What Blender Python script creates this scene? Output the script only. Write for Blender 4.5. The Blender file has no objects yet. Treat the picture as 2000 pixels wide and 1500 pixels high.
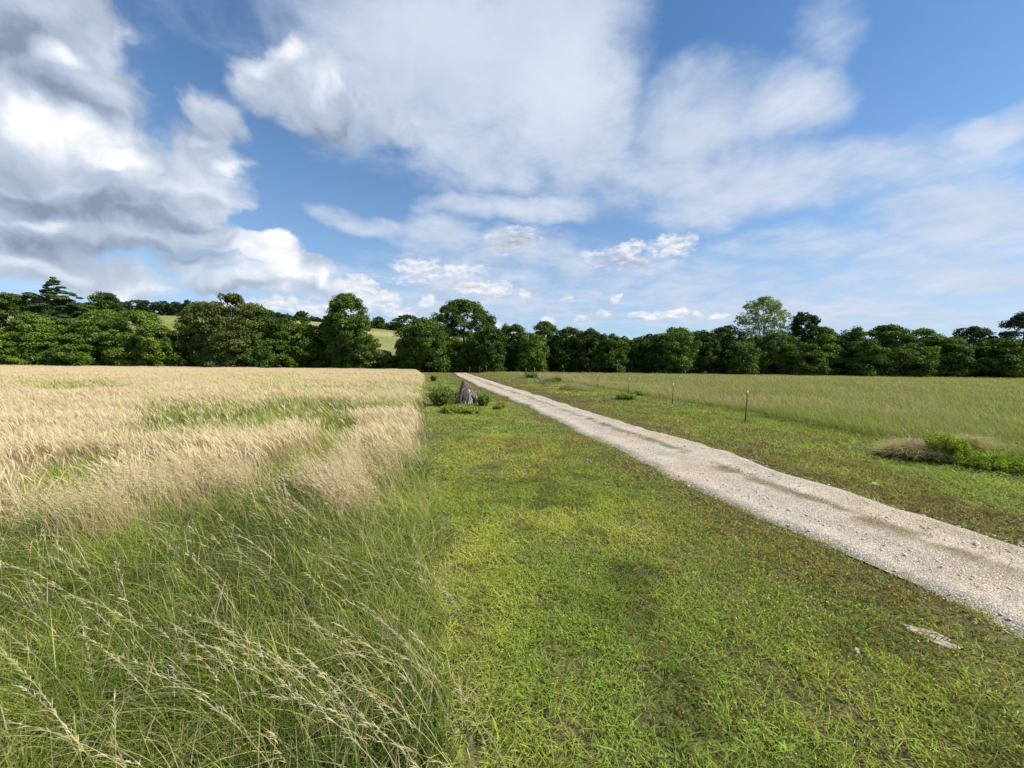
import bpy, math, os
import numpy as np
from mathutils import Vector, Matrix

# ------------------------------------------------------------------ camera
sc = bpy.context.scene
COL = sc.collection
R = math.radians
CAM_H, FPX = 2.2, 760.0
PITCH, ROLL = R(2.9), R(0.63)
cam = bpy.data.cameras.new('camera')
cam.sensor_width = 36.0
cam.lens = 36.0 * FPX / 2000.0
cam.clip_start, cam.clip_end = 0.05, 12000.0
co = bpy.data.objects.new('camera', cam)
CM = (Matrix.Rotation(math.pi / 2 - PITCH, 3, 'X') @ Matrix.Rotation(ROLL, 3, 'Z'))
co.matrix_world = Matrix.Translation((0, 0, CAM_H)) @ CM.to_4x4()
COL.objects.link(co)
sc.camera = co
CMn = np.array(CM)


def ray(px, py):
    v = CMn @ np.array([(px - 1000) / FPX, -(py - 750) / FPX, -1.0])
    return v


def at(px, py, z=0.0):
    """point of the place at height z seen at photo pixel (px, py)"""
    v = ray(px, py)
    t = (z - CAM_H) / v[2]
    return np.array([v[0] * t, v[1] * t])


def atd(px, py, Y):
    """point of the place at distance Y ahead seen at photo pixel (px, py)"""
    v = ray(px, py)
    t = Y / v[1]
    return np.array([v[0] * t, Y, CAM_H + v[2] * t])


# ------------------------------------------------------------------ world, sun, exposure
SUN_AZ, SUN_EL = R(100), R(43)      # azimuth clockwise from straight ahead
w = bpy.data.worlds.new('World')
sc.world = w
w.use_nodes = True
nt = w.node_tree
nt.nodes.clear()
w.cycles.sampling_method = 'MANUAL'
w.cycles.sample_map_resolution = 512


class NG:
    """small helper that writes shader arithmetic as nodes"""
    def __init__(s, nt):
        s.nt = nt

    def n(s, t, **kw):
        nd = s.nt.nodes.new(t)
        for k, v in kw.items():
            setattr(nd, k, v)
        return nd

    def put(s, sock, v):
        if hasattr(v, 'default_value') or hasattr(v, 'links'):
            s.nt.links.new(v, sock)
        else:
            sock.default_value = v

    def m(s, op, a, b=None, c=None, clamp=False):
        nd = s.n('ShaderNodeMath', operation=op, use_clamp=clamp)
        s.put(nd.inputs[0], a)
        if b is not None: s.put(nd.inputs[1], b)
        if c is not None: s.put(nd.inputs[2], c)
        return nd.outputs[0]

    def v(s, op, a, b=None, scale=None):
        nd = s.n('ShaderNodeVectorMath', operation=op)
        s.put(nd.inputs[0], a)
        if b is not None: s.put(nd.inputs[1], b)
        if scale is not None: s.put(nd.inputs['Scale'], scale)
        return nd.outputs['Value'] if op in ('DOT_PRODUCT', 'LENGTH') else nd.outputs[0]

    def sm(s, x, a, b, lo=0.0, hi=1.0):
        nd = s.n('ShaderNodeMapRange', interpolation_type='SMOOTHSTEP')
        s.put(nd.inputs['Value'], x)
        for k, q in (('From Min', a), ('From Max', b), ('To Min', lo), ('To Max', hi)):
            s.put(nd.inputs[k], q)
        return nd.outputs[0]

    def lin(s, x, a, b, lo=0.0, hi=1.0):
        nd = s.n('ShaderNodeMapRange')
        s.put(nd.inputs['Value'], x)
        for k, q in (('From Min', a), ('From Max', b), ('To Min', lo), ('To Max', hi)):
            s.put(nd.inputs[k], q)
        return nd.outputs[0]

    def noise(s, vec, scale, detail=4, rough=0.55, dist=0.0, col=False):
        nd = s.n('ShaderNodeTexNoise')
        s.put(nd.inputs['Vector'], vec)
        nd.inputs['Scale'].default_value = scale
        nd.inputs['Detail'].default_value = detail
        nd.inputs['Roughness'].default_value = rough
        nd.inputs['Distortion'].default_value = dist
        return nd.outputs['Color' if col else 'Fac']

    def mix(s, f, a, b):
        nd = s.n('ShaderNodeMix', data_type='RGBA')
        s.put(nd.inputs[0], f)
        s.put(nd.inputs[6], a)
        s.put(nd.inputs[7], b)
        return nd.outputs[2]


g = NG(nt)
tc = g.n('ShaderNodeTexCoord')
D0 = tc.outputs['Generated']
sky = g.n('ShaderNodeTexSky', sky_type='NISHITA', sun_disc=False)
sky.sun_elevation = SUN_EL
sky.sun_rotation = SUN_AZ
sky.altitude = 300
sky.air_density = 1.0
sky.dust_density = 0.6
sky.ozone_density = 2.5
SKY_S = 0.11


def udir(px, py):
    v = ray(px, py)
    return v / np.linalg.norm(v)


def blob(d, cx, cy, rx, ry, rot=0.0, amp=1.0):
    """soft ellipse on the sky vault round the direction seen at photo pixel (cx, cy)"""
    c = udir(cx, cy)
    cr, sr = math.cos(R(rot)), math.sin(R(rot))
    A = udir(cx + rx * cr, cy + rx * sr) - c
    B = udir(cx - ry * sr, cy + ry * cr) - c
    A = A - c * (A @ c)
    B = B - c * (B @ c)
    # dual basis so that q is 1 on the ellipse even where A and B are not square
    G = np.linalg.inv(np.array([[A @ A, A @ B], [A @ B, B @ B]]))
    A2 = G[0, 0] * A + G[0, 1] * B
    B2 = G[1, 0] * A + G[1, 1] * B
    q1 = g.v('DOT_PRODUCT', d, tuple(A2))
    q2 = g.v('DOT_PRODUCT', d, tuple(B2))
    s = g.m('MULTIPLY_ADD', q1, q1, g.m('MULTIPLY', q2, q2))
    return g.m('MULTIPLY', g.m('SUBTRACT', 1.0, g.m('MINIMUM', s, 14.0)), amp)


def field(d, blobs, base=-1.0):
    out = base
    for b in blobs:
        v = blob(d, *b)
        out = g.m('SMOOTH_MAX', out, v, 0.25) if not isinstance(out, float) else g.m('MAXIMUM', v, out)
    return out


def warp(d, sc_, amt, detail=3):
    n = g.noise(d, sc_, detail, 0.55, col=True)
    return g.v('ADD', d, g.v('SCALE', g.v('SUBTRACT', n, (0.5, 0.5, 0.5)), scale=amt))


sep = g.n('ShaderNodeSeparateXYZ')
g.put(sep.inputs[0], D0)
DX, DY, DZ = sep.outputs
front = g.sm(DY, 0.1, 0.4)
Dst = g.v('MULTIPLY', D0, (1.0, 1.0, 2.6))          # flattened space: streaks lie level
Dw = warp(D0, 4.0, 0.16, 4)
Dw2 = warp(Dw, 12.0, 0.05, 5)


def billow(vec, scale):
    nd = g.n('ShaderNodeTexVoronoi', feature='SMOOTH_F1')
    g.put(nd.inputs['Vector'], vec)
    nd.inputs['Scale'].default_value = scale
    nd.inputs['Smoothness'].default_value = 0.35
    return g.m('SUBTRACT', 0.5, nd.outputs['Distance'])



def cloud_field(d, blobs, elsewhere, base=-1.0):
    f = field(d, blobs, base)
    nd = g.n('ShaderNodeMix', data_type='FLOAT')
    g.put(nd.inputs[0], front); g.put(nd.inputs[2], elsewhere); g.put(nd.inputs[3], f)
    return nd.outputs[0]


gen = g.lin(g.noise(Dst, 2.2, 5, 0.6), 0.38, 0.72, -1.0, 1.2)
# thin high veil -------------------------------------------------
VEIL = [(860, 120, 330, 210, 8, 1.3), (1030, 60, 230, 180, 0, 1.3), (1130, 220, 150, 190, 0, 1.4), (960, 310, 170, 80, 0, 1.1),
        (1370, 240, 240, 120, -18, 1.0), (1540, 205, 130, 90, -35, 1.25), (1615, 60, 60, 130, 20, .5), (1300, 340, 330, 90, 0, .8),
        (1010, 410, 200, 34, -3, 1.0), (730, 428, 110, 20, 10, .7), (1460, 380, 290, 60, -12, .9), (1870, 410, 250, 90, -8, .95),
        (1930, 250, 160, 34, -14, .9), (1720, 490, 420, 60, 0, .6), (1100, 505, 260, 40, 8, .75), (1500, 575, 650, 60, 0, .7),
        (880, 470, 110, 35, 15, .8), (860, 535, 90, 45, 0, .75), (1850, 530, 320, 80, 0, .85), (1550, 625, 800, 40, 0, .8), (900, 590, 500, 60, 0, .75), (1000, 500, 220, 40, 0, .5), (1650, 340, 330, 60, -8, .65), (450, 20, 120, 60, 0, .15), (560, 70, 120, 40, 0, .2)]
# the veil hangs as a level sheet: its grain converges towards the horizon
inv = g.m('DIVIDE', 1.0, g.m('ADD', g.m('MAXIMUM', DZ, 0.0), 0.16))
cvec = g.n('ShaderNodeCombineXYZ')
g.put(cvec.inputs[0], g.m('MULTIPLY', DX, inv)); g.put(cvec.inputs[1], g.m('MULTIPLY', DY, inv))
Dpl = cvec.outputs[0]
nv = g.noise(Dpl, 1.5, 7, 0.55, 0.2)
nv2 = g.noise(Dpl, 6.0, 8, 0.66, 0.3)
fv = cloud_field(Dw, VEIL, gen)
dv = g.m('ADD', fv, g.m('MULTIPLY_ADD', nv, 1.9, -0.95))
dv = g.m('ADD', dv, g.m('MULTIPLY_ADD', nv2, 1.3, -0.65))
av = g.m('MULTIPLY', g.sm(dv, -0.5, 1.1), 0.93)
# heaped clouds ---------------------------------------------------
HEAP = [(50, 130, 250, 170, 0, 1.4), (150, 50, 130, 110, 30, 1.0), (210, 210, 120, 100, 0, 1.0), (150, 340, 310, 140, 8, 1.5), (370, 350, 120, 110, 0, 1.2), (20, 480, 170, 90, 0, 1.1),
        (60, 450, 260, 80, 0, 1.2), (300, 450, 200, 55, 8, 1.3), (400, 400, 80, 60, 0, 1.0), (540, 150, 110, 75, -10, 1.0), (620, 215, 130, 60, -5, 1.0),
        (430, 220, 70, 60, 0, .55), (740, 240, 110, 70, 15, .45),
        (450, 478, 130, 32, 3, 1.2), (530, 500, 62, 45, 0, 1.6), (580, 530, 90, 30, 0, 1.1), (520, 560, 190, 34, 3, 1.0), (90, 500, 130, 30, 0, .9),
        (60, 545, 170, 34, 0, .9), (200, 540, 150, 34, 0, .95), (560, 560, 120, 34, 0, 1.0), (420, 520, 110, 26, 0, .8), (220, 562, 34, 20, 0, 1.2), (300, 570, 34, 16, 0, .8), (270, 535, 50, 10, 0, .5)]
PUFF = [(690, 545, 18, 14, 0, .8), (715, 600, 40, 12, 0, 1.0), (650, 612, 60, 12, 0, .8), (560, 598, 70, 14, 0, .9), (470, 600, 50, 10, 0, .6), (1250, 475, 20, 10, 0, .7), (1345, 470, 20, 12, 0, .7), (1170, 500, 40, 12, 0, .6), (820, 520, 50, 14, 0, .8), (900, 525, 50, 12, 0, .7), (703, 560, 32, 26, 0, 1.5), (730, 578, 26, 20, 0, 1.4), (760, 585, 24, 14, 20, 1.2), (925, 558, 40, 13, 3, 1.5), (965, 562, 34, 16, 0, 1.5),
        (1027, 571, 13, 7, 0, 1.3), (1203, 582, 13, 9, 0, 1.4), (1320, 612, 30, 10, 0, 1.3), (1262, 616, 36, 8, 0, 1.3), (1185, 613, 16, 7, 0, .8),
        (835, 590, 18, 11, 0, 1.1), (780, 608, 38, 9, 0, 1.0), (1362, 615, 16, 6, 0, .9), (1403, 616, 22, 6, 0, .9), (1072, 624, 16, 7, 0, .9),
        (1130, 623, 16, 6, 0, .9), (620, 600, 90, 16, 0, .8), (1310, 480, 44, 22, 10, .95), (1228, 488, 26, 14, 0, 1.0), (1220, 508, 90, 20, 0, .7),
        (1003, 470, 52, 22, 0, .85), (860, 545, 80, 10, 0, .4), (1110, 582, 8, 6, 0, .4), (980, 632, 20, 6, 0, .8), (500, 590, 60, 9, 0, .7)]
nh = g.m('ADD', g.noise(Dw, 7.0, 8, 0.6), g.m('ADD', g.m('MULTIPLY', billow(Dw, 13.0), 0.30), g.m('MULTIPLY', billow(Dw2, 30.0), 0.16)))
dh = g.m('ADD', cloud_field(Dw2, HEAP, g.m('SUBTRACT', gen, 0.5)), g.m('MULTIPLY_ADD', nh, 2.2, -1.15))
ah = g.m('MULTIPLY', g.sm(dh, -0.2, 0.62), 0.97)
Dp = warp(warp(D0, 16.0, 0.045, 3), 60.0, 0.014, 3)
npf = g.m('ADD', g.noise(Dst, 38.0, 6, 0.65), g.m('MULTIPLY', billow(Dp, 55.0), 0.22))
dp = g.m('ADD', cloud_field(Dp, PUFF, -2.6, -2.6), g.m('MULTIPLY_ADD', npf, 3.0, -1.5))
ap = g.m('MULTIPLY', g.sm(dp, -0.45, 1.1), 0.90)
# their relief: brighter on the side of the sun, darker below -------------
nA = g.noise(Dw2, 4.2, 7, 0.56)
nB = g.noise(g.v('ADD', Dw2, (0.034, 0.0, 0.030)), 4.2, 7, 0.56)
relief = g.m('MULTIPLY', g.m('SUBTRACT', nA, nB), 1.9)
BRI = [(110, 255, 150, 50, 14, 1.1), (235, 318, 90, 26, 10, 1.0), (130, 120, 60, 26, 20, .8), (262, 95, 22, 34, -25, 1.1), (225, 200, 60, 25, 35, .7),
       (525, 498, 80, 46, 0, 1.2), (590, 545, 130, 26, 5, .9), (500, 545, 110, 18, 0, .5), (70, 440, 60, 16, 0, .8), (420, 468, 60, 14, 0, .8), (500, 95, 70, 30, 0, .5),
       (455, 312, 30, 18, 0, .7), (650, 150, 80, 30, 0, .4), (225, 562, 60, 22, 0, .8), (300, 570, 60, 18, 0, .6), (395, 275, 22, 14, 0, .6), (90, 535, 80, 14, 0, .4)]
DRK = [(110, 400, 190, 30, 5, 1.15), (330, 448, 150, 22, 12, .9), (40, 490, 130, 32, 5, 1.0), (60, 80, 150, 50, -20, .6), (130, 190, 150, 26, 20, .45), (600, 268, 130, 26, 0, .35), (430, 250, 60, 34, 0, .5),
       (260, 492, 200, 20, 6, .8), (200, 20, 120, 50, 0, .4), (0, 400, 90, 36, 0, .5), (400, 405, 60, 20, 0, .4), (380, 578, 140, 12, 0, .6), (40, 330, 60, 30, 0, .3)]
bri = g.sm(cloud_field(Dw2, BRI, 0.2), -0.5, 1.25)
drk = g.sm(cloud_field(Dw2, DRK, 0.2), -0.6, 1.3)
fine = g.m('MULTIPLY_ADD', nh, 0.75, -0.40)
lum = g.m('ADD', g.m('ADD', g.m('ADD', 0.52, relief), fine), g.m('SUBTRACT', g.m('MULTIPLY', bri, 0.46), g.m('MULTIPLY', drk, 0.44)), clamp=True)
ramp = g.n('ShaderNodeValToRGB')
el = ramp.color_ramp.elements
el[0].position = 0.0; el[0].color = (0.22, 0.275, 0.38, 1)
el[1].position = 1.0; el[1].color = (0.90, 0.90, 0.91, 1)
e = el.new(0.25); e.color = (0.36, 0.425, 0.54, 1)
e = el.new(0.5); e.color = (0.47, 0.54, 0.65, 1)
e = el.new(0.75); e.color = (0.64, 0.69, 0.78, 1)
g.put(ramp.inputs[0], lum)
heapc = ramp.outputs[0]
PD = [(1003, 474, 62, 22, 0, 1.2), (1215, 514, 100, 20, 0, 1.1), (880, 552, 60, 8, 0, .3)]
pdk = g.m('MAXIMUM', g.m('ADD', cloud_field(Dp, PD, 0.0), 0.2), 0.0)
pB = g.noise(g.v('ADD', Dst, (0.006, 0.0, 0.022)), 38.0, 6, 0.65)
pl = g.m('SUBTRACT', g.m('ADD', 0.72, g.m('MULTIPLY', g.m('SUBTRACT', npf, pB), 0.8)), g.m('MULTIPLY', pdk, 0.33), clamp=True)
puffc = g.mix(pl, (0.22, 0.28, 0.40, 1), (0.92, 0.92, 0.93, 1))
VB = [(1120, 180, 150, 130, 0, 1.0), (1560, 210, 110, 60, -30, .9), (880, 60, 220, 120, 0, .6), (1940, 270, 120, 50, 0, .5), (1080, 400, 160, 40, 0, .5)]
vb = g.m('MAXIMUM', cloud_field(Dw, VB, 0.2), 0.0)
vl = g.m('ADD', g.m('MULTIPLY', vb, 0.40), g.m('ADD', g.m('MULTIPLY_ADD', nv, 0.7, -0.22), g.m('MULTIPLY_ADD', nv2, 0.7, -0.30)), clamp=True)
veilc = g.mix(vl, (0.47, 0.55, 0.69, 1), (0.76, 0.80, 0.88, 1))
# blue of the air: the sky texture, paler towards the horizon
skyc = g.v('SCALE', g.v('MULTIPLY', sky.outputs[0], (0.62, 0.97, 1.20)), scale=SKY_S)
hz = g.m('POWER', g.m('SUBTRACT', 1.0, g.m('MAXIMUM', DZ, 0.0)), 3.4)
skyc = g.mix(g.m('MULTIPLY', hz, 0.80), skyc, (0.47, 0.59, 0.73, 1))
c1 = g.mix(av, skyc, veilc)
c2 = g.mix(ah, c1, heapc)
c3 = g.mix(ap, c2, puffc)
bg = g.n('ShaderNodeBackground')
g.put(bg.inputs[0], c3)
bg.inputs[1].default_value = 0.88
out = g.n('ShaderNodeOutputWorld')
nt.links.new(bg.outputs[0], out.inputs[0])

sl = bpy.data.lights.new('sun', 'SUN')
sl.energy = 4.8
sl.angle = R(0.5)
sl.color = (1.0, 0.94, 0.84)
so = bpy.data.objects.new('sun', sl)
sd = Vector((math.cos(SUN_EL) * math.sin(SUN_AZ), math.cos(SUN_EL) * math.cos(SUN_AZ), math.sin(SUN_EL)))
so.rotation_euler = (-sd).to_track_quat('-Z', 'Y').to_euler()
COL.objects.link(so)

vs = sc.view_settings
vs.view_transform = 'Standard'
vs.look = 'None'
vs.exposure = 0.40
vs.gamma = 1.0
sc.cycles.max_bounces = 4
sc.cycles.diffuse_bounces = 2
sc.cycles.transmission_bounces = 3
sc.cycles.transparent_max_bounces = 4
sc.cycles.use_denoising = True

# ------------------------------------------------------------------ helpers
rng = np.random.default_rng(7)


def tag(o, label=None, cat=None, group=None, kind=None):
    if label: o['label'] = label
    if cat: o['category'] = cat
    if group: o['group'] = group
    if kind: o['kind'] = kind
    return o


def empty(name, loc):
    o = bpy.data.objects.new(name, None)
    o.location = loc
    COL.objects.link(o)
    return o


_T = np.random.default_rng(3).random((256, 256))


def vn(x, y, s=1.0, seed=0):
    """smooth value noise, 0..1"""
    x = np.asarray(x, float) / s + seed * 17.3
    y = np.asarray(y, float) / s + seed * 31.7
    xi, yi = np.floor(x).astype(int), np.floor(y).astype(int)
    fx, fy = x - xi, y - yi
    fx, fy = fx * fx * (3 - 2 * fx), fy * fy * (3 - 2 * fy)
    a, b = _T[xi & 255, yi & 255], _T[(xi + 1) & 255, yi & 255]
    c, d = _T[xi & 255, (yi + 1) & 255], _T[(xi + 1) & 255, (yi + 1) & 255]
    return (a * (1 - fx) + b * fx) * (1 - fy) + (c * (1 - fx) + d * fx) * fy


def fb(x, y, s=1.0, seed=0, oct=4):
    o, a, t = 0, 1.0, 0
    for k in range(oct):
        o = o + a * vn(x, y, s / 2 ** k, seed + k)
        t += a
        a *= 0.55
    return o / t


def sst(x, a, b):
    t = np.clip((np.asarray(x, float) - a) / (b - a), 0, 1)
    return t * t * (3 - 2 * t)


def mesh_np(name, V, F, nper, mat, col=None, parent=None, smooth=False, loc=None):
    """one mesh object from arrays: V (n,3), F flat indices, nper corners per face"""
    me = bpy.data.meshes.new(name)
    V = np.ascontiguousarray(V, np.float32)
    F = np.ascontiguousarray(F, np.int32).ravel()
    nf = len(F) // nper
    me.vertices.add(len(V))
    me.vertices.foreach_set('co', V.ravel())
    me.loops.add(len(F))
    me.loops.foreach_set('vertex_index', F)
    me.polygons.add(nf)
    me.polygons.foreach_set('loop_start', np.arange(nf, dtype=np.int32) * nper)
    if smooth:
        me.polygons.foreach_set('use_smooth', np.ones(nf, bool))
    if col is not None:
        at_ = me.color_attributes.new('Col', 'BYTE_COLOR', 'POINT')
        c = np.ones((len(V), 4), np.float32)
        c[:, :3] = col
        at_.data.foreach_set('color', c.ravel())
    me.update(calc_edges=True)
    me.materials.append(mat)
    o = bpy.data.objects.new(name, me)
    COL.objects.link(o)
    if parent is not None:
        o.parent = parent
    if loc is not None:
        o.location = loc
    return o


def new_mat(name):
    m = bpy.data.materials.new(name)
    m.use_nodes = True
    m.node_tree.nodes.clear()
    return m, NG(m.node_tree)


def leaf_mat(name, trans=0.3, rough=0.5, spec=0.3, tint=None):
    m, q = new_mat(name)
    a = q.n('ShaderNodeVertexColor', layer_name='Col')
    c = a.outputs[0]
    p = q.n('ShaderNodeBsdfPrincipled')
    q.put(p.inputs['Base Color'], c)
    p.inputs['Roughness'].default_value = rough
    p.inputs['Specular IOR Level'].default_value = spec
    if tint:      # thin blades curl and roll: soften their flat facets
        gm = q.n('ShaderNodeNewGeometry')
        q.put(p.inputs['Normal'], q.v('NORMALIZE', q.v('ADD', gm.outputs['Normal'], (0, 0, tint))))
    t = q.n('ShaderNodeBsdfTranslucent')
    hs = q.n('ShaderNodeMix', data_type='RGBA', blend_type='MULTIPLY')
    hs.inputs[0].default_value = 1.0
    q.put(hs.inputs[6], c)
    hs.inputs[7].default_value = (1.15, 1.2, 0.6, 1)
    q.put(t.inputs[0], hs.outputs[2])
    mx = q.n('ShaderNodeMixShader')
    mx.inputs[0].default_value = trans
    q.put(mx.inputs[1], p.outputs[0])
    q.put(mx.inputs[2], t.outputs[0])
    o = q.n('ShaderNodeOutputMaterial')
    q.put(o.inputs[0], mx.outputs[0])
    return m


# ------------------------------------------------------------------ lie of the land
# gravel track, edges traced and laid on the ground
LE = np.array([at(*p) for p in [(2000, 1250), (1710, 1105), (1500, 1015), (1300, 928), (1092, 826), (1028, 792), (940, 757), (893, 733)]])
RE = np.array([at(*p) for p in [(2000, 1070), (1775, 1000), (1468, 900), (1171, 810), (1044, 770), (980, 751), (943, 739), (914, 730)]])


def ext(P, n0=12.0, tail=None):
    d = (P[0] - P[1]) / np.linalg.norm(P[0] - P[1])
    a = P[0] + d * n0
    return np.vstack([a, P] + ([tail] if tail is not None else []))


LE = ext(LE, 14, np.array([[-15.0, 100.0], [-17.5, 112.0], [-20, 130]]))
RE = ext(RE, 14, np.array([[-12.2, 100.0], [-14.6, 112.0], [-17, 130]]))


def xl(y): return np.interp(y, LE[:, 1], LE[:, 0])
def xr(y): return np.interp(y, RE[:, 1], RE[:, 0])


# edge of the unmown field on the left, and of the pasture on the right
ME = np.array([at(*p) for p in [(880, 1500), (868, 1300), (856, 1130), (848, 960), (838, 850), (833, 800), (832, 770), (834, 745)]])
ME = np.vstack([[0.05, -8], ME, [-13.8, 62], [-20, 84], [-24, 100], [-40, 130]])
PE = np.vstack([[12.4, -10], [12.4, 5], at(2000, 905), at(1740, 860), at(1620, 840), at(1461, 806), at(1315, 783), at(1280, 778), [9.4, 30], [8.6, 38], [7.0, 48], [4.5, 60], [2.5, 72], [-2, 88], [-8, 100], [-12, 130]])
PE = PE[np.argsort(PE[:, 1])]


def xm(y): return np.interp(y, ME[:, 1], ME[:, 0])
def xp(y): return np.interp(y, PE[:, 1], PE[:, 0])


def hgt(x, y):
    x, y = np.asarray(x, float), np.asarray(y, float)
    h = 0.05 * (vn(x, y, 1.3, 5) - .5) + 0.09 * (vn(x, y, 4.0, 6) - .5)
    rc = 0.5 * (xl(y) + xr(y))
    onr = np.exp(-((x - rc) / 2.2) ** 4)
    h = h * (1 - onr)
    # the track drops away into the trees
    h = h - 3.0 * sst(y, 92, 125) * np.exp(-((x - rc) / 9.0) ** 2)
    # hill beyond the wood
    az = np.clip(x / np.maximum(y, 1.0), -2.5, 2.5)
    top = np.interp(az, [-2.5, -1.1, -0.8, -0.45, -0.25, -0.1, 0.1, 0.35, 2.5], [52, 50, 50, 43, 34, 27, 12, 3, 2])
    h = h + top * sst(y, 190, 420) + 3 * (vn(x, y, 90, 2) - .5) * sst(y, 200, 400)
    return h


# ------------------------------------------------------------------ ground sheet
def axis(n, near, far, p):
    t = np.linspace(-1, 1, n)
    return np.sign(t) * (near * np.abs(t) + (far - near) * np.abs(t) ** p)


gx = axis(321, 60, 3000, 6)
gy = axis(361, 80, 4000, 6) + 20
GX, GY = np.meshgrid(gx, gy, indexing='ij')
GZ = hgt(GX, GY)
# the sheet lies below the gravel
inside = (GX > xl(GY) - 0.1) & (GX < xr(GY) + 0.1)
V = np.stack([GX, GY, GZ], -1).reshape(-1, 3)
ni, nj = GX.shape
I = np.arange(ni * nj).reshape(ni, nj)
F = np.stack([I[:-1, :-1], I[1:, :-1], I[1:, 1:], I[:-1, 1:]], -1)


def ground_colour(x, y):
    """real colour of soil and short sward, by where it grows"""
    n1, n2 = fb(x, y, 2.0, 1), fb(x, y, 9.0, 4)
    c = np.zeros(np.shape(x) + (3,))
    lawn = np.array([0.085, 0.10, 0.028]); soil = np.array([0.13, 0.095, 0.05])
    c[:] = lawn
    c += (soil - lawn) * sst(n1, .45, .7)[..., None] * .8
    left = (x < xm(y))
    far = sst(np.hypot(x, y), 25, 70)[..., None]
    tan = np.array([0.33, 0.26, 0.14]); grn = np.array([0.06, 0.085, 0.02])
    lf = grn + (tan - grn) * (0.25 + 0.6 * far)
    c = np.where(left[..., None], lf, c)
    rgt = (x > xp(y))
    rg = np.array([0.07, 0.085, 0.03]) + (np.array([0.17, 0.15, 0.07]) - np.array([0.07, 0.085, 0.03])) * (far * .4 + .3 * n2[..., None])
    c = np.where(rgt[..., None], rg, c)
    hill = sst(y, 180, 230)[..., None]
    hc = np.array([0.20, 0.22, 0.065]) + (np.array([0.36, 0.31, 0.14]) - np.array([0.20, 0.22, 0.065])) * sst(fb(x, y, 40, 9), .45, .75)[..., None]
    return c * (1 - hill) + hc * hill


m_ground, q = new_mat('ground')
a = q.n('ShaderNodeVertexColor', layer_name='Col')
geo = q.n('ShaderNodeNewGeometry')
n1 = q.noise(geo.outputs['Position'], 6.0, 6, 0.65)
n2 = q.noise(geo.outputs['Position'], 0.6, 5, 0.6)
k = q.m('MULTIPLY', q.lin(n1, .3, .7, .45, 1.5), q.lin(n2, .3, .7, .75, 1.25))
c = q.v('SCALE', a.outputs[0], scale=k)
p = q.n('ShaderNodeBsdfPrincipled')
q.put(p.inputs['Base Color'], c)
p.inputs['Roughness'].default_value = 0.95
p.inputs['Specular IOR Level'].default_value = 0.1
b = q.n('ShaderNodeBump'); b.inputs['Strength'].default_value = 0.6; b.inputs['Distance'].default_value = 0.03
q.put(b.inputs['Height'], n1); q.put(p.inputs['Normal'], b.outputs[0])
o = q.n('ShaderNodeOutputMaterial'); q.put(o.inputs[0], p.outputs[0])
Vz = V.copy()
tag(mesh_np('ground', Vz, F, 4, m_ground, ground_colour(V[:, 0], V[:, 1]), smooth=True), kind='structure')

# ------------------------------------------------------------------ gravel track
ys = np.concatenate([np.linspace(-12, 30, 420), np.linspace(30.3, 128, 200)])
nu = 29
U = np.linspace(0, 1, nu)
L = xl(ys) + 0.16 * (vn(ys, 0, .35, 1) - .5) + 0.35 * (vn(ys, 3, 1.7, 2) - .5)
Rr = xr(ys) + 0.14 * (vn(ys, 7, .35, 3) - .5) + 0.30 * (vn(ys, 9, 1.7, 4) - .5)
RX = L[:, None] + (Rr - L)[:, None] * U
RY = np.repeat(ys[:, None], nu, 1)
prof = 0.05 - 0.035 * (np.exp(-((U - .25) / .13) ** 2) + np.exp(-((U - .77) / .13) ** 2)) + 0.01 * (U * 0)
RZ = hgt(RX, RY) + prof[None, :] + 0.012 * (vn(RX, RY, .25, 9) - .5) + 0.02
rim = np.clip(1 - np.minimum(U, 1 - U) / .10, 0, 1)[None, :]
RZ = RZ - rim ** 1.5 * (0.07 + 0.07 * (fb(RX, RY, .5, 12, 3) - .5))
I = np.arange(RX.size).reshape(RX.shape)
F = np.stack([I[:-1, :-1], I[:-1, 1:], I[1:, 1:], I[1:, :-1]], -1)
m_road, q = new_mat('gravel')
geo = q.n('ShaderNodeNewGeometry')
P_ = geo.outputs['Position']
a = q.n('ShaderNodeVertexColor', layer_name='Col')
vo = q.n('ShaderNodeTexVoronoi'); q.put(vo.inputs['Vector'], P_); vo.inputs['Scale'].default_value = 42.0
vo2 = q.n('ShaderNodeTexVoronoi', feature='DISTANCE_TO_EDGE'); q.put(vo2.inputs['Vector'], P_); vo2.inputs['Scale'].default_value = 42.0
bw = q.n('ShaderNodeRGBToBW'); q.put(bw.inputs[0], vo.outputs['Color'])
stone = q.m('MULTIPLY', q.lin(bw.outputs[0], .2, .8, .74, 1.14), q.lin(vo2.outputs['Distance'], 0.0, .14, .35, 1.0))
big = q.lin(q.noise(P_, 1.4, 6, .6), .3, .7, .84, 1.12)
c = q.v('SCALE', a.outputs[0], scale=q.m('MULTIPLY', stone, big))
p = q.n('ShaderNodeBsdfPrincipled')
q.put(p.inputs['Base Color'], c)
p.inputs['Roughness'].default_value = 0.9
p.inputs['Specular IOR Level'].default_value = 0.0
b = q.n('ShaderNodeBump'); b.inputs['Strength'].default_value = 0.7; b.inputs['Distance'].default_value = 0.02
q.put(b.inputs['Height'], q.m('ADD', vo2.outputs['Distance'], q.m('MULTIPLY', q.noise(P_, 18, 4), .6)))
q.put(p.inputs['Normal'], b.outputs[0])
o = q.n('ShaderNodeOutputMaterial'); q.put(o.inputs[0], p.outputs[0])
rx, ry = RX.ravel(), RY.ravel()
ru = np.tile(U, len(ys))
rc = np.array([0.61, 0.53, 0.415]) * np.ones((len(rx), 1))
mid = np.exp(-((ru - .54 - .05 * (fb(rx, ry, .9, 31) - .5)) / .095) ** 2) * sst(fb(rx, ry, .28, 3, 2), .30, .62)
rc += (np.array([0.22, 0.20, 0.11]) - rc) * mid[:, None] * .85
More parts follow.
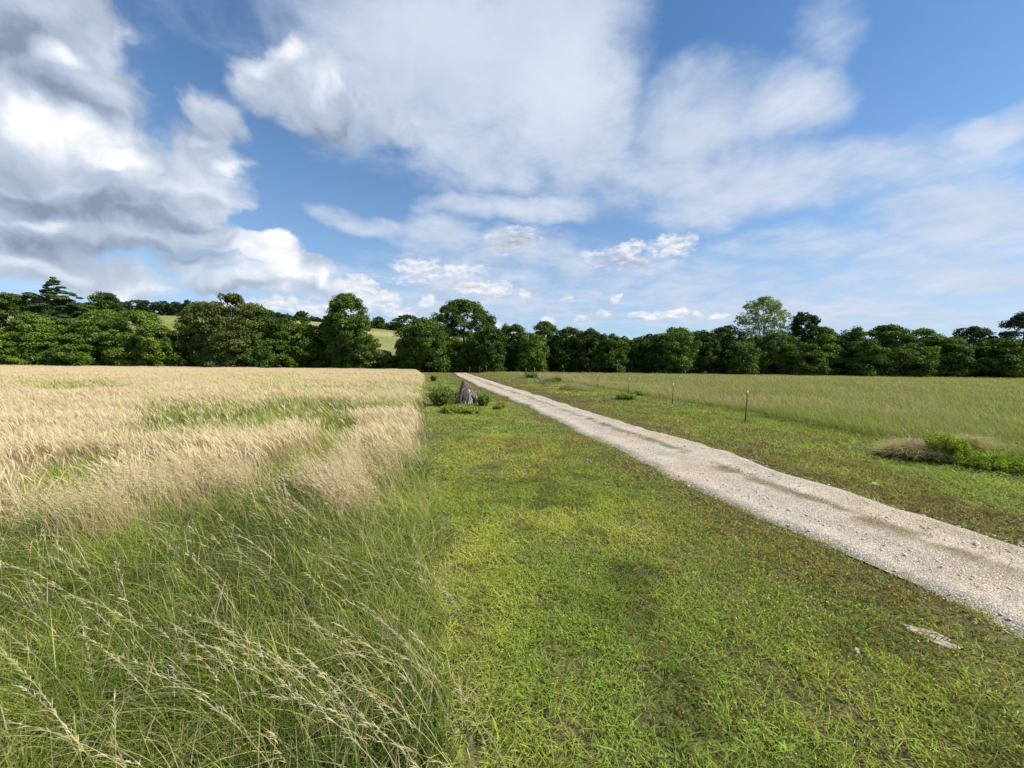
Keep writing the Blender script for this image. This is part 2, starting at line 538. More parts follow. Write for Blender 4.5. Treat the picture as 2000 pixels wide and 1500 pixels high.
edg = np.clip(1 - np.minimum(ru, 1 - ru) / .09, 0, 1) * (.5 + .5 * fb(rx, ry, .6, 6))
rc += (np.array([0.38, 0.30, 0.20]) - rc) * edg[:, None] * .7
warm = sst(fb(rx, ry, 2.2, 8), .5, .65)
rc *= 1 + warm[:, None] * np.array([0.04, -0.02, -0.08])
tag(mesh_np('gravel_track', np.stack([rx, ry, RZ.ravel()], -1), F, 4, m_road, rc, smooth=True), kind='structure')


# ------------------------------------------------------------------ grass
def ribbons(x, y, z, H, W, lean, bend, az, nseg, c0, c1, base=0.0, face=None, tipw=0.12, bulge=False):
    """blades or stalks as curved ribbons. az: heading of the lean; lean, bend in parts of H"""
    n = len(x)
    t = np.linspace(0, 1, nseg + 1)[None, :]
    lx, ly = np.sin(az)[:, None], np.cos(az)[:, None]
    off = H[:, None] * (lean[:, None] * t + bend[:, None] * t ** 2.2)
    zz = H[:, None] * (t - 0.45 * np.minimum(bend[:, None], 1.6) * t ** 2.6 - 0.12 * lean[:, None] * t)
    cx, cy, cz = x[:, None] + lx * off, y[:, None] + ly * off, z[:, None] + zz + base
    if face is None:
        face = rng.uniform(0, np.pi, n)
    wx, wy = np.cos(face)[:, None], np.sin(face)[:, None]
    if bulge:
        ww = W[:, None] * (np.sin(np.pi * np.clip(t * .96 + .02, 0, 1)) ** .7)
    else:
        ww = W[:, None] * (1 - (1 - tipw) * t ** 1.6)
    V = np.empty((n, nseg + 1, 2, 3), np.float32)
    for s, k in ((-.5, 0), (.5, 1)):
        V[:, :, k, 0] = cx + wx * ww * s
        V[:, :, k, 1] = cy + wy * ww * s
        V[:, :, k, 2] = cz + 0.25 * ww * s
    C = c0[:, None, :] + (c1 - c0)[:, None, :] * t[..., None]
    C = np.repeat(C[:, :, None, :], 2, 2)
    base_i = (np.arange(n) * (nseg + 1) * 2)[:, None]
    k = np.arange(nseg)[None, :] * 2 + base_i
    F = np.stack([k, k + 1, k + 3, k + 2], -1).reshape(-1, 4)
    tip = np.stack([cx[:, -1], cy[:, -1], cz[:, -1]], -1)
    return V.reshape(-1, 3), F, C.reshape(-1, 3), (cx, cy, cz)


class Pile:
    def __init__(s):
        s.V, s.F, s.C, s.n = [], [], [], 0

    def add(s, V, F, C, *_):
        s.V.append(V); s.F.append(F + s.n); s.C.append(np.clip(C, 0.004, 1)); s.n += len(V)

    def build(s, name, mat, parent=None):
        return mesh_np(name, np.concatenate(s.V), np.concatenate(s.F), 4, mat, np.concatenate(s.C), parent)


def scatter(d0, d1, dens, az0=-62, az1=62):
    """points on the ground between two distances, inside a wedge wider than the view"""
    a0, a1 = R(az0), R(az1)
    area = 0.5 * (d1 ** 2 - d0 ** 2) * (a1 - a0)
    n = int(area * dens)
    r = np.sqrt(rng.uniform(d0 ** 2, d1 ** 2, n))
    a = rng.uniform(a0, a1, n)
    return r * np.sin(a), r * np.cos(a)


def vary(c, n, amt=.22):
    c = np.asarray(c, float)
    k = 1 + rng.normal(0, amt, (n, 1))
    hue = 1 + rng.normal(0, .07, (n, 3))
    return np.clip(c * k * hue, .005, .95)


m_grass = leaf_mat('grass_blade', .36, .6, .10, .2)
m_straw = leaf_mat('dry_grass', .30, .7, .12, .35)
m_lawn = leaf_mat('short_grass', .35, .65, .08, .9)


def inpoly(x, y, P):
    c = np.zeros(np.shape(x), bool)
    n = len(P)
    for i in range(n):
        x0, y0 = P[i]; x1, y1 = P[(i + 1) % n]
        k = ((y0 > y) != (y1 > y)) & (x < (x1 - x0) * (y - y0) / (y1 - y0 + 1e-12) + x0)
        c ^= k
    return c


def P(*pts, z=.55):
    return np.array([at(px, py, z) for px, py in pts])


TAN = [P((655, 935), (660, 900), (700, 860), (730, 805), (835, 785), (842, 850), (805, 925), (765, 960), (700, 970)),
       P((600, 935), (620, 900), (650, 905), (650, 940), (615, 950)),
       P((255, 955), (245, 890), (300, 860), (460, 838), (620, 828), (620, 858), (470, 890), (465, 940), (330, 950)),
       P((-80, 1010), (-80, 760), (240, 765), (250, 860), (90, 880), (100, 920), (20, 1000)),
       P((140, 990), (150, 900), (250, 900), (290, 960), (220, 1010)),
       P((-80, 960), (60, 880), (110, 930), (100, 985), (30, 960)),
       P((300, 965), (300, 905), (350, 915), (370, 960)),
       P((560, 985), (570, 950), (600, 950), (600, 1000))]
GRN = [P((640, 880), (600, 960), (480, 940), (480, 885), (620, 868), (625, 835), (665, 815), (725, 800), (690, 850)), P((250, 960), (100, 930), (130, 880), (245, 885), (262, 940)), P((120, 765), (300, 755), (240, 740), (0, 740)), P((250, 835), (260, 805), (380, 790), (420, 812), (300, 838)),
       P((520, 815), (460, 795), (560, 775), (720, 778), (690, 805), (640, 822))]


def tanness(x, y):
    r = np.hypot(x, y)
    wx = x + 1.2 * (vn(x, y, 1.1, 21) - .5) * np.minimum(r / 12, 2)
    wy = y + 1.2 * (vn(x, y, 1.1, 22) - .5) * np.minimum(r / 12, 2)
    f = .10 * sst(r, 5, 12) + sst(r, 13, 24) * (.30 + .55 * sst(fb(x * .5, y, 4.0, 14), .42, .60))
    f = np.maximum(f, sst(r, 45, 75) * .82)
    for Q in TAN:
        f = np.where(inpoly(wx, wy, Q), np.maximum(f, .80 + .18 * (vn(x, y, .8, 19) > .35)), f)
    # the ripe stalks stand in clumps with green between them
    cs = np.where(r < 18, .9, 2.2)
    cl = sst(vn(wx / cs, wy / cs, 1.0, 23) * .6 + vn(wx / cs, wy / cs, .45, 24) * .4, .36, .50)
    f = np.where(r < 60, f * (np.where(r < 18, .66, .45) + np.where(r < 18, .34, .55) * cl), f)
    f = np.where(inpoly(wx, wy, TAN[0]), np.maximum(f, .52 + .34 * cl), f)
    for Q in GRN:
        f = np.where(inpoly(wx, wy, Q), f * .12, f)
    return f


# --- the unmown field on the left
green, straw = Pile(), Pile()
GL = np.array([0.265, 0.315, 0.048]); GD = np.array([0.085, 0.120, 0.020]); GY_ = np.array([0.45, 0.43, 0.12])
ST0 = np.array([0.46, 0.33, 0.20]); ST1 = np.array([0.72, 0.59, 0.375]); STB = np.array([0.36, 0.23, 0.12])
WIND = R(-78)          # the field leans to the left
for d0, d1, dg, ds, seg, wk in ((0.4, 4.5, 2000, 34, 5, 1.0), (4.5, 8, 1300, 74, 4, 1.25), (8, 14, 560, 56, 3, 1.7), (14, 26, 200, 40, 3, 2.6), (26, 50, 55, 26, 2, 4.5), (50, 118, 14, 14, 2, 8.5), (118, 185, 6, 6, 1, 15.0)):
    az0 = -80 if d1 < 15 else -62
    x, y = scatter(d0, d1, dg, az0, 12)
    edge = xm(y) + .25 * (vn(x, y, .5, 41) - .5)
    k = (x < edge) & (y < 104); x, y = x[k], y[k]
    r = np.hypot(x, y)
    T = tanness(x, y)
    k = rng.random(len(x)) > T * .55; x, y, r, T = x[k], y[k], r[k], T[k]
    n = len(x)
    clump = fb(x, y, .45, 50, 2)
    H = (0.30 + .34 * clump) * rng.uniform(.6, 1.2, n)
    H *= 1 - .35 * np.exp(-(xm(y) - x) / .25)
    W = rng.uniform(.0042, .0105, n) * wk ** .85
    az = WIND + rng.normal(0, 1.15, n)
    lean = rng.uniform(.05, .45, n); bend = rng.uniform(.1, 1.25, n) ** 1.2
    ton = fb(x, y, 1.6, 52)
    base = GD + (GL - GD) * sst(ton, .3, .7)[:, None]
    c1 = base * (1 + .35 * rng.random((n, 1)))
    yl = (rng.random(n) < .14 + .22 * sst(vn(x, y, 2.5, 55), .5, .8))[:, None]
    c1 = np.where(yl, GY_ * rng.uniform(.8, 1.15, (n, 1)), c1)
    dry = (rng.random(n) < .10 + .35 * T)[:, None]
    c1 = np.where(dry, ST1 * .7, c1)
    c1 = c1 * (1 + rng.normal(0, .15, (n, 1)))
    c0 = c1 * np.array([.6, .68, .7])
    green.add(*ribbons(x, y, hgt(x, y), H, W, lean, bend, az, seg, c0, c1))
    # low leaves that fill the bottom of the sward
    # stalks with their seed heads
    x, y = scatter(d0, d1, ds * 3.2, az0, 12)
    k = (x < xm(y) - .05) & (y < 104); x, y = x[k], y[k]
    T = tanness(x, y)
    p_ = np.where(T > .75, 1.0, np.where(d1 < 9, .05, .08) + .8 * T)
    p_ = p_ * (.12 + .88 * sst(xm(y) - x, 0, .25 + .7 * vn(y, 5, .7, 62)))
    k = rng.random(len(x)) < p_; x, y, T = x[k], y[k], T[k]
    n = len(x)
    # dense patches get several stalks a tuft
    rep = np.where(T > .75, 2 if d1 > 9 else 3, 1)
    x, y, T = np.repeat(x, rep), np.repeat(y, rep), np.repeat(T, rep)
    n = len(x)
    x = x + rng.normal(0, .05, n) * (rep.max() > 1); y = y + rng.normal(0, .05, n)
    k = x < xm(y) - .02 - .5 * np.maximum(vn(y, 0, .6, 61) - .45, 0); x, y, T = x[k], y[k], T[k]; n = len(x)
    H = rng.uniform(.72, 1.05, n) * (.8 + .3 * vn(x, y, 2.0, 60))
    H *= np.where(T > .9, 1.0, .85) * (1 - .28 * np.exp(-(xm(y) - x) / .35))
    W = np.full(n, .0024) * wk * 1.1
    az = WIND + rng.normal(0, .5, n)
    lean = rng.uniform(.10, .34, n); bend = rng.uniform(.10, .45, n)
    pale = rng.random((n, 1))
    c1 = ST0 + (ST1 - ST0) * (.35 + .65 * pale)
    gr = (rng.random(n) < .35 * (1 - T))[:, None]
    c1 = np.where(gr, GY_ * 1.2, c1) * (1 + rng.normal(0, .1, (n, 1)))
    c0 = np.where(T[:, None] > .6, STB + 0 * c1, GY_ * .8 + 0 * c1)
    V_, F_, C_, (cx, cy, cz) = ribbons(x, y, hgt(x, y), H, W, lean, bend, az, seg, c0, c1)
    straw.add(V_, F_, C_)
    # head: in the distance one spindle, nearby a spray of spikelets
    s = seg
    hx, hy, hz_ = cx[:, s - 1] * .6 + cx[:, s] * .4, cy[:, s - 1] * .6 + cy[:, s] * .4, cz[:, s - 1] * .6 + cz[:, s] * .4
    tx, ty, tz = cx[:, s], cy[:, s], cz[:, s]
    if d1 > 9:
        m = rng.uniform(.16, .26, n)
        straw.add(*ribbons(hx, hy, hz_ - .06, m, rng.uniform(.007, .013, n) * (wk ** .75), lean + .25, bend, az, 2, c1 * .9, c1, bulge=True))
    else:
        K = 18 if d1 < 5 else 12
        f = rng.uniform(-.8, 1.0, (n, K))
        sx = hx[:, None] + (tx - hx)[:, None] * f; sy = hy[:, None] + (ty - hy)[:, None] * f; sz = hz_[:, None] + (tz - hz_)[:, None] * f
        M = n * K
        L_ = rng.uniform(.014, .036, M) * np.repeat(rng.uniform(.8, 1.3, n), K)
        a_ = np.repeat(az, K) + rng.normal(0, .35, M)
        cc = np.repeat(c1, K, 0) * (1 + rng.normal(0, .12, (M, 1)))
        straw.add(*ribbons(sx.ravel(), sy.ravel(), sz.ravel(), L_, rng.uniform(.0022, .0042, M) * wk, rng.uniform(.3, 1.0, M), rng.uniform(.2, 1.0, M), a_, 2, cc * .9, cc, bulge=True))
# tufts of ripe stalks that stand out in the near grass
tuft_at = [(560, 1290, 9, 1.0), (640, 1330, 14, 1.05), (700, 1400, 10, .95), (760, 1260, 9, 1.0), (800, 1400, 12, 1.0), (840, 1300, 7, .95), (500, 1240, 6, .95), (590, 1000, 10, .95), (640, 985, 8, .9),
           (860, 1130, 5, .9), (300, 1330, 8, .95), (150, 1420, 8, 1.0), (420, 1440, 8, 1.0), (60, 1250, 8, .95), (230, 1180, 8, .9), (380, 1120, 7, .9), (100, 1100, 10, .9), (480, 1090, 6, .9), (330, 1030, 8, .95), (700, 1090, 5, .85),
           (860, 1480, 8, .9), (720, 1490, 9, 1.0), (240, 1300, 6, .9), (30, 1350, 8, .9)]
for px, py, m, hh in tuft_at:
    m = max(2, int(m * .30))
    bx, by = at(px, py, .55)
    x = bx + .35 + rng.normal(0, .09, m); y = by + rng.normal(0, .09, m)
    H = hh * rng.uniform(.8, 1.1, m)
    az = WIND + rng.normal(0, .16, m)
    lean, bend = rng.uniform(.3, .45, m), rng.uniform(.3, .7, m)
    c1 = ST1 * rng.uniform(.75, 1.0, (m, 1)) + 0 * H[:, None]
    V_, F_, C_, (cx, cy, cz) = ribbons(x, y, hgt(x, y), H, np.full(m, .003), lean, bend, az, 10, c1 * np.array([.6, .7, .5]), c1)
    straw.add(V_, F_, C_)
    K = 46
    f = rng.uniform(.52, 1.0, (m, K))
    pos = [np.take_along_axis(q_, np.minimum((f * 10).astype(int), 9), 1) * (1 - (f * 10 % 1)) + np.take_along_axis(q_, np.minimum((f * 10).astype(int) + 1, 10), 1) * (f * 10 % 1) for q_ in (cx, cy, cz)]
    M = m * K
    cc = np.repeat(c1, K, 0) * (1 + rng.normal(0, .14, (M, 1)))
    straw.add(*ribbons(pos[0].ravel(), pos[1].ravel(), pos[2].ravel(), rng.uniform(.012, .034, M), rng.uniform(.002, .0038, M), rng.uniform(.7, 1.4, M), rng.uniform(.2, 1, M), np.repeat(az, K) + rng.normal(0, .35, M), 2, cc * .9, cc, bulge=True))
tag(green.build('tall_grass', m_grass), 'tall green grass of the unmown field on the left', 'grass', kind='stuff')
tag(straw.build('seed_heads', m_straw), 'straw-coloured seed stalks leaning over the unmown field', 'grass', kind='stuff')
print('tall', green.n, straw.n)

# --- the pasture on the right
past = Pile()
for d0, d1, dg, seg, wk in ((6, 14, 330, 3, 1.9), (14, 26, 150, 3, 2.8), (26, 50, 50, 2, 4.6), (50, 125, 13, 2, 8.5), (125, 190, 6, 1, 15.0)):
    x, y = scatter(d0, d1, dg, -12, 68)
    k = (x > xp(y) + .3 * (vn(x, y, .6, 71) - .5)) & (y < 103); x, y = x[k], y[k]; n = len(x)
    ed = np.exp(-(x - xp(y)) / 1.5)
    H = rng.uniform(.28, .58, n) * (.75 + .5 * vn(x, y, 3, 72)) * (1 + .45 * ed)
    W = rng.uniform(.003, .006, n) * wk
    az = WIND + rng.normal(0, 1.0, n)
    ton = fb(x, y, 4.0, 73)
    r = np.hypot(x, y)
    dryp = .32 + .35 * sst(ton, .45, .65) + .15 * sst(r, 30, 90) + .45 * np.exp(-((x - xp(y) - 4.0) / 4.5) ** 2) * sst(y, 16, 24) - .25 * ed
    c1 = np.array([.19, .25, .045]) * (1 + .5 * rng.random((n, 1))) + 0 * H[:, None]
    c1 = np.where((rng.random(n) < dryp)[:, None], np.array([.50, .40, .21]) * rng.uniform(.7, 1.15, (n, 1)), c1)
    c1 = np.where((rng.random(n) < .25)[:, None], np.array([.30, .31, .09]), c1)
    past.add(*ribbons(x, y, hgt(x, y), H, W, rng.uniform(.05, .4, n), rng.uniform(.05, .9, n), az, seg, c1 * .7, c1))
tag(past.build('pasture_grass', m_grass), 'green and straw coloured grass of the pasture beyond the posts', 'grass', kind='stuff')

# --- the mown verges on both sides of the track
lawn = Pile()
flow = Pile()


def road_gap(x, y):
    return np.where(x < .5 * (xl(y) + xr(y)), xl(y) - x, x - xr(y))


for d0, d1, dg, seg, wk in ((0.6, 4, 5200, 2, 1.0), (4, 7, 2900, 2, 1.25), (7, 12, 1250, 2, 1.8), (12, 22, 420, 1, 3.0), (22, 45, 120, 1, 5.5), (45, 100, 26, 1, 11.0)):
    x, y = scatter(d0, d1, dg, -62, 75)
    gp = road_gap(x, y)
    fuzz = .18 * (vn(x, y, .3, 81) - .5) + .25 * (vn(x, y, 1.2, 82) - .5)
    k = (x > xm(y) - .15) & (x < xp(y) + .2) & (gp > fuzz - .02); x, y, gp = x[k], y[k], gp[k]
    # thin patches
    k = rng.random(len(x)) < .45 + .55 * sst(fb(x, y, .35, 83, 3), .3, .55) ; x, y, gp = x[k], y[k], gp[k]
    n = len(x)
    H = rng.uniform(.025, .085, n) * (.6 + .9 * fb(x, y, .8, 84, 3))
    right = x > .5 * (xl(y) + xr(y))
    nearp = right & (xp(y) - x < 1.8)
    H *= np.where(right, 1.35, 1.0) * (1 - .35 * np.exp(-gp / .3))
    tuft = rng.random(n) < .01; H = np.where(tuft, H * 2.2, H)
    W = rng.uniform(.0035, .008, n) * wk
    ton, t2, t3 = fb(x, y, 1.5, 85), fb(x, y, .5, 86, 3), fb(x, y, 4.0, 87)
    c = np.array([.32, .43, .066]) + (np.array([.58, .58, .10]) - np.array([.32, .43, .066])) * sst(ton, .35, .65)[:, None]
    dk = sst(t2, .55, .75)[:, None]
    c = c * (1 - .5 * dk) * (.78 + .44 * fb(x, y, 2.6, 95, 3)[:, None])
    # yellow-brown dry bits, more of them towards the track
    br = .10 + .25 * sst(t3, .5, .7) + .85 * np.exp(-(gp / (.5 + 1.1 * fb(x, y, 1.6, 93))) ** 1.6) + np.where(right, .10 + .4 * sst(fb(x, y, 1.3, 90), .45, .6), 0) * (gp < 6)
    isb = (rng.random(n) < br)[:, None]
    bc = np.where((rng.random(n) < .5)[:, None], np.array([.42, .31, .15]), np.array([.34, .18, .075])) * rng.uniform(.5, 1.1, (n, 1))
    c = np.where(isb, bc, c)
    c = np.where((nearp & (rng.random(n) < .75))[:, None], np.array([.36, .42, .06]) * rng.uniform(.7, 1.15, (n, 1)), c)
    # pale strip of cut hay along the edge of the unmown field
    hay = (rng.random(n) < .5 * np.exp(-((x - xm(y) - .12) / .12) ** 2) * sst(vn(x, y, .7, 88), .25, .6))[:, None]
    c = np.where(hay, np.array([.60, .55, .30]) * rng.uniform(.6, 1.1, (n, 1)), c)
    c = c * (1 + rng.normal(0, .18, (n, 1)))
    az = rng.uniform(-np.pi, np.pi, n)
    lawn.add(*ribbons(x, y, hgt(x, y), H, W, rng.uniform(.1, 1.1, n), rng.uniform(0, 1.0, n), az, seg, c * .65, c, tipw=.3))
    # broad little leaves of clover and weeds between the blades
    if d1 <= 22:
        k = rng.random(n) < .55
        m = k.sum()
        cb = np.array([.32, .45, .066]) * rng.uniform(.6, 1.35, (m, 1)) * (1 - .3 * dk[k])
        hb = rng.uniform(.011, .024, m) * (wk ** .5)
        lawn.add(*ribbons(x[k], y[k], hgt(x[k], y[k]) + rng.uniform(0, .045, m), hb, hb * .45, rng.uniform(.3, 1.6, m), rng.uniform(0, .6, m), rng.uniform(-3, 3, m), 1 if d1 > 7 else 2, cb * .85, cb, bulge=d1 <= 7, tipw=.5))
    # small yellow clover flowers near the track
    if d1 <= 22:
        x, y = scatter(d0, d1, min(450, dg * .10), -30, 75)
        gp = road_gap(x, y)
        pr = sst(gp, .5, 1.0) * (1 - sst(gp, 1.6, 3.2)) * sst(fb(x, y, .9, 91), .38, .6) + .06 * (gp > .2)
        k = (rng.random(len(x)) < pr) & (x > xm(y) + .3) & (gp > .1) & (x < xp(y)); x, y = x[k], y[k]; n = len(x)
        s_ = rng.uniform(.005, .009, n) * wk ** .8
        cc = np.array([.85, .66, .05]) * rng.uniform(.6, 1.1, (n, 1))
        wh = (rng.random(n) < .06)[:, None]
        cc = np.where(wh, np.array([.7, .68, .6]), cc)
        h_ = hgt(x, y) + rng.uniform(.03, .07, n)
        flow.add(*ribbons(x, y, h_, s_, s_, rng.uniform(0, .8, n), rng.uniform(0, .5, n), rng.uniform(0, 6, n), 1, cc, cc, tipw=.8))
# tufts in the middle of the track
for d0, d1, dg, wk in ((2.5, 8, 2600, 1.3), (8, 16, 800, 2.2), (16, 45, 180, 4.0), (45, 95, 40, 8)):
    x, y = scatter(d0, d1, dg, -30, 75)
    u = (x - xl(y)) / (xr(y) - xl(y))
    k = rng.random(len(x)) < np.exp(-((u - .56 - .05 * (vn(x, y, 1.5, 98) - .5)) / .055) ** 2) * sst(fb(x, y, .5, 97, 3), .44, .60); x, y = x[k], y[k]; n = len(x)
    c = np.where((rng.random(n) < .5)[:, None], np.array([.13, .16, .05]), np.array([.27, .21, .11])) * rng.uniform(.6, 1.2, (n, 1))
    lawn.add(*ribbons(x, y, hgt(x, y) + .05, rng.uniform(.02, .07, n), rng.uniform(.004, .008, n) * wk, rng.uniform(.1, 1, n), rng.uniform(0, 1, n), rng.uniform(-3, 3, n), 1, c * .7, c, tipw=.3))
tag(lawn.build('mown_grass', m_lawn), 'short mown grass on both sides of the gravel track', 'grass', kind='stuff')
tag(flow.build('clover_flowers', m_lawn), 'tiny yellow clover flowers in the mown verge beside the track', 'wildflowers', kind='stuff')
print('lawn', lawn.n, 'pasture', past.n, 'flowers', flow.n)


# ------------------------------------------------------------------ wood: trunks, crowns
m_leaf = leaf_mat('tree_leaf', .25, .6, .10)


def bark_mat(name, c0, c1, sc_=6.0):
    m, q = new_mat(name)
    geo = q.n('ShaderNodeNewGeometry')
    n = q.noise(q.v('MULTIPLY', geo.outputs['Position'], (1, 1, .25)), sc_, 6, .65)
    c = q.mix(q.lin(n, .35, .65), c0 + (1,), c1 + (1,))
    p = q.n('ShaderNodeBsdfPrincipled')
    q.put(p.inputs['Base Color'], c)
    p.inputs['Roughness'].default_value = .9
    p.inputs['Specular IOR Level'].default_value = .15
    b = q.n('ShaderNodeBump'); b.inputs['Strength'].default_value = .7; b.inputs['Distance'].default_value = .03
    q.put(b.inputs['Height'], n); q.put(p.inputs['Normal'], b.outputs[0])
    o = q.n('ShaderNodeOutputMaterial'); q.put(o.inputs[0], p.outputs[0])
    return m


m_bark = bark_mat('bark', (.055, .045, .035), (.14, .12, .10))
m_pale_bark = bark_mat('pale_bark', (.22, .20, .17), (.42, .40, .36))


def tubes(paths, sides=6):
    """paths: list of (points (k,3), radii (k)) -> V, F (quads)"""
    Vs, Fs, n = [], [], 0
    th = np.arange(sides) * 2 * np.pi / sides
    for pts, rad in paths:
        pts = np.asarray(pts, float); rad = np.asarray(rad, float)
        k = len(pts)
        tg = np.gradient(pts, axis=0)
        tg /= np.linalg.norm(tg, axis=1)[:, None] + 1e-9
        up = np.array([0.3, 0.9, 0.1])
        u = np.cross(tg, up); u /= np.linalg.norm(u, axis=1)[:, None] + 1e-9
        v = np.cross(tg, u)
        ring = pts[:, None, :] + rad[:, None, None] * (np.cos(th)[None, :, None] * u[:, None, :] + np.sin(th)[None, :, None] * v[:, None, :])
        Vs.append(ring.reshape(-1, 3))
        i = np.arange(k - 1)[:, None] * sides; j = np.arange(sides)[None, :]; j2 = (j + 1) % sides
        Fs.append(np.stack([i + j, i + j2, i + sides + j2, i + sides + j], -1).reshape(-1, 4) + n)
        n += k * sides
    return np.concatenate(Vs), np.concatenate(Fs)


def leaves(Pc, N, S, C, r, asp=.75):
    """one small four-cornered leaf spray per point"""
    n = len(Pc)
    N = N / (np.linalg.norm(N, axis=1)[:, None] + 1e-9)
    t = r.normal(size=(n, 3))
    a = np.cross(N, t); a /= np.linalg.norm(a, axis=1)[:, None] + 1e-9
    b = np.cross(N, a)
    s = S[:, None]
    V = np.stack([Pc - a * s, Pc - b * s * asp + N * s * .15, Pc + a * s, Pc + b * s * asp + N * s * .15], 1)
    F = np.arange(n * 4).reshape(n, 4)
    return V.reshape(-1, 3), F, np.repeat(C, 4, 0)


KIND = {
    # profile(t), lobe radius, flatness, leaves per lobe, how far lobes reach in, openness
    'oak': dict(pr=lambda t: np.where(t < .5, .86 + .14 * t / .5, np.sqrt(np.clip(1 - (np.clip(t - .5, 0, 1) / .5) ** 2.3, 0, 1))), lr=1.25, fl=.7, lo=0.0),
    'layer': dict(pr=lambda t: np.where(t < .45, .95, np.sqrt(np.clip(1 - (np.clip(t - .45, 0, 1) / .55) ** 1.7, 0, 1))), lr=1.6, fl=.48, lo=0.0),
    'tall': dict(pr=lambda t: np.where(t < .6, .62 + .38 * t / .6, np.sqrt(np.clip(1 - (np.clip(t - .6, 0, 1) / .4) ** 2.0, 0, 1))), lr=1.2, fl=.75, lo=0.0),
    'cedar': dict(pr=lambda t: np.interp(t, [0, .3, .62, .79, .88, .95, 1], [.95, 1.0, 1.0, .78, .36, .12, .04]), lr=1.5, fl=.25, lo=0.0),
    'airy': dict(pr=lambda t: np.where(t < .45, .25 + .75 * (t / .45) ** .8, np.sqrt(np.clip(1 - (np.clip(t - .45, 0, 1) / .55) ** 2.2, 0, 1)) * 1.0), lr=.8, fl=.8, lo=.38),
    'knob': dict(pr=lambda t: np.where(t < .55, .75, np.sqrt(np.clip(1 - ((np.clip(t, .55, 1) - .78) / .23) ** 2, 0, 1)) + .1), lr=.95, fl=.7, lo=0.0),
}


def crown(seed, H, rx, kind, tone, leaf=.27, dens=1.0, ry=None, lean=(0, 0)):
    """leaf clumps spread over and through a crown standing on the origin"""
    r = np.random.default_rng(seed)
    K = KIND[kind]
    ry = ry or rx * .9
    lr = K['lr'] * (.75 + .25 * min(1.6, H / 13.0))
    area = 2 * np.pi * .5 * (rx + ry) * H * .8
    nl = int(dens * area / (lr * lr * 1.25) * (.55 if kind == 'airy' else .85))
    nl = max(nl, 14)
    if kind == 'cedar': nl = int(nl * 1.9)
    t = r.uniform(K['lo'], 1, nl)
    if kind not in ('airy', 'knob'): t[:nl // 4] *= .45
    ph = r.uniform(0, 2 * np.pi, nl)
    pr = K['pr'](t)
    wob = 1 + .22 * np.sin(ph * 2 + r.uniform(0, 6)) * r.uniform(.4, 1) + .18 * np.sin(ph * 3 + t * 7 + r.uniform(0, 6))
    rad = pr * wob * r.uniform(.62, 1.0, nl) if kind != 'airy' else pr * np.sqrt(r.uniform(.05, 1.0, nl)) * wob
    if kind == 'cedar':
        rad *= np.where(np.sin(t * 46 + r.uniform(0, 6)) > -.2, 1.12, .65)
    zc = lr * .5 + t * (H - lr * .9)
    cx = np.cos(ph) * rad * (rx - lr * .5 * np.minimum(1, pr * 1.2)) + lean[0] * t
    cy = np.sin(ph) * rad * (ry - lr * .5) + lean[1] * t
    cc = np.stack([cx, cy, zc], 1)
    # a few taller tufts break the outline
    top = r.random(nl) < .12
    cc[top, 2] += r.uniform(0, .7, top.sum()) * (t[top] > .6)
    R_ = lr * r.uniform(.55, 1.2, nl)
    if kind == 'cedar': R_ = R_ * np.clip(pr, .3, 1)
    npl = int(4 * np.pi * lr * lr * .5 / (leaf * leaf * 1.15) * .8)
    if kind == 'airy': npl = int(npl * .42)
    li = np.repeat(np.arange(nl), npl)
    li = li[(cy[li] < .35 * ry) | (r.random(len(li)) < .45)]
    M = len(li)
    d = r.normal(size=(M, 3)); d[:, 2] += .45
    d /= np.linalg.norm(d, axis=1)[:, None]
    sh = r.uniform(.45, 1.12, M)[:, None]
    sc3 = np.array([1, 1, K['fl']])
    Pc = cc[li] + d * sh * R_[li][:, None] * sc3
    if kind == 'cedar' or kind == 'layer':
        Pc[:, 2] -= .12 * np.hypot(Pc[:, 0] - cx[li], Pc[:, 1] - cy[li])
    N = d * .8 + r.normal(size=(M, 3)) * .55 + np.array([0, 0, .35])
    Pc[:, 2] = np.maximum(Pc[:, 2], .12)
    lobtone = 1 + r.normal(0, .16, nl)
    C = 1.0 * np.asarray(tone)[None, :] * lobtone[li][:, None] * (1 + r.normal(0, .2, (M, 1)))
    yel = (r.random(nl) < .2)[li][:, None]
    C = np.where(yel, C * np.array([1.35, 1.22, .9]), C)
    S = leaf * r.uniform(.55, 1.15, M)
    return Pc, N, S, np.clip(C, .004, .9), cc


def limbs(seed, H, rx, cc, kind, r0):
    r = np.random.default_rng(seed + 99)
    paths = []
    bz = H * (.5 if kind != 'airy' else .55)
    k = 7
    tt = np.linspace(0, 1, k)
    wob = r.normal(0, .02 * H, (k, 2)); wob[0] = 0
    tr = np.stack([np.cumsum(wob[:, 0]) * .4, np.cumsum(wob[:, 1]) * .4, -.4 + tt * (H * .8)], 1)
    paths.append((tr, r0 * (1.25 - .95 * tt ** .8)))
    nb = {'airy': 46}.get(kind, 9)
    pick = r.choice(len(cc), min(nb, len(cc)), replace=False)
    for i in pick:
        e = cc[i]
        st = tr[min(k - 2, int(r.uniform(.3, .75) * min(1, e[2] / H + .15) * k))]
        if e[2] < st[2]: continue
        mid = st * .5 + e * .5 + np.array([0, 0, -.05 * H]) + r.normal(0, .25, 3)
        u = np.linspace(0, 1, 6)[:, None]
        pts = st * (1 - u) ** 2 + mid * 2 * u * (1 - u) + e * u ** 2
        paths.append((pts, np.linspace(r0 * .38, .03, 6)))
    return paths


G_FRONT = 'trees along the edge of the wood'
DK = (.062, .105, .022); MD = (.090, .145, .026); BR = (.125, .195, .032); OL = (.125, .155, .042); BL = (.050, .078, .032)
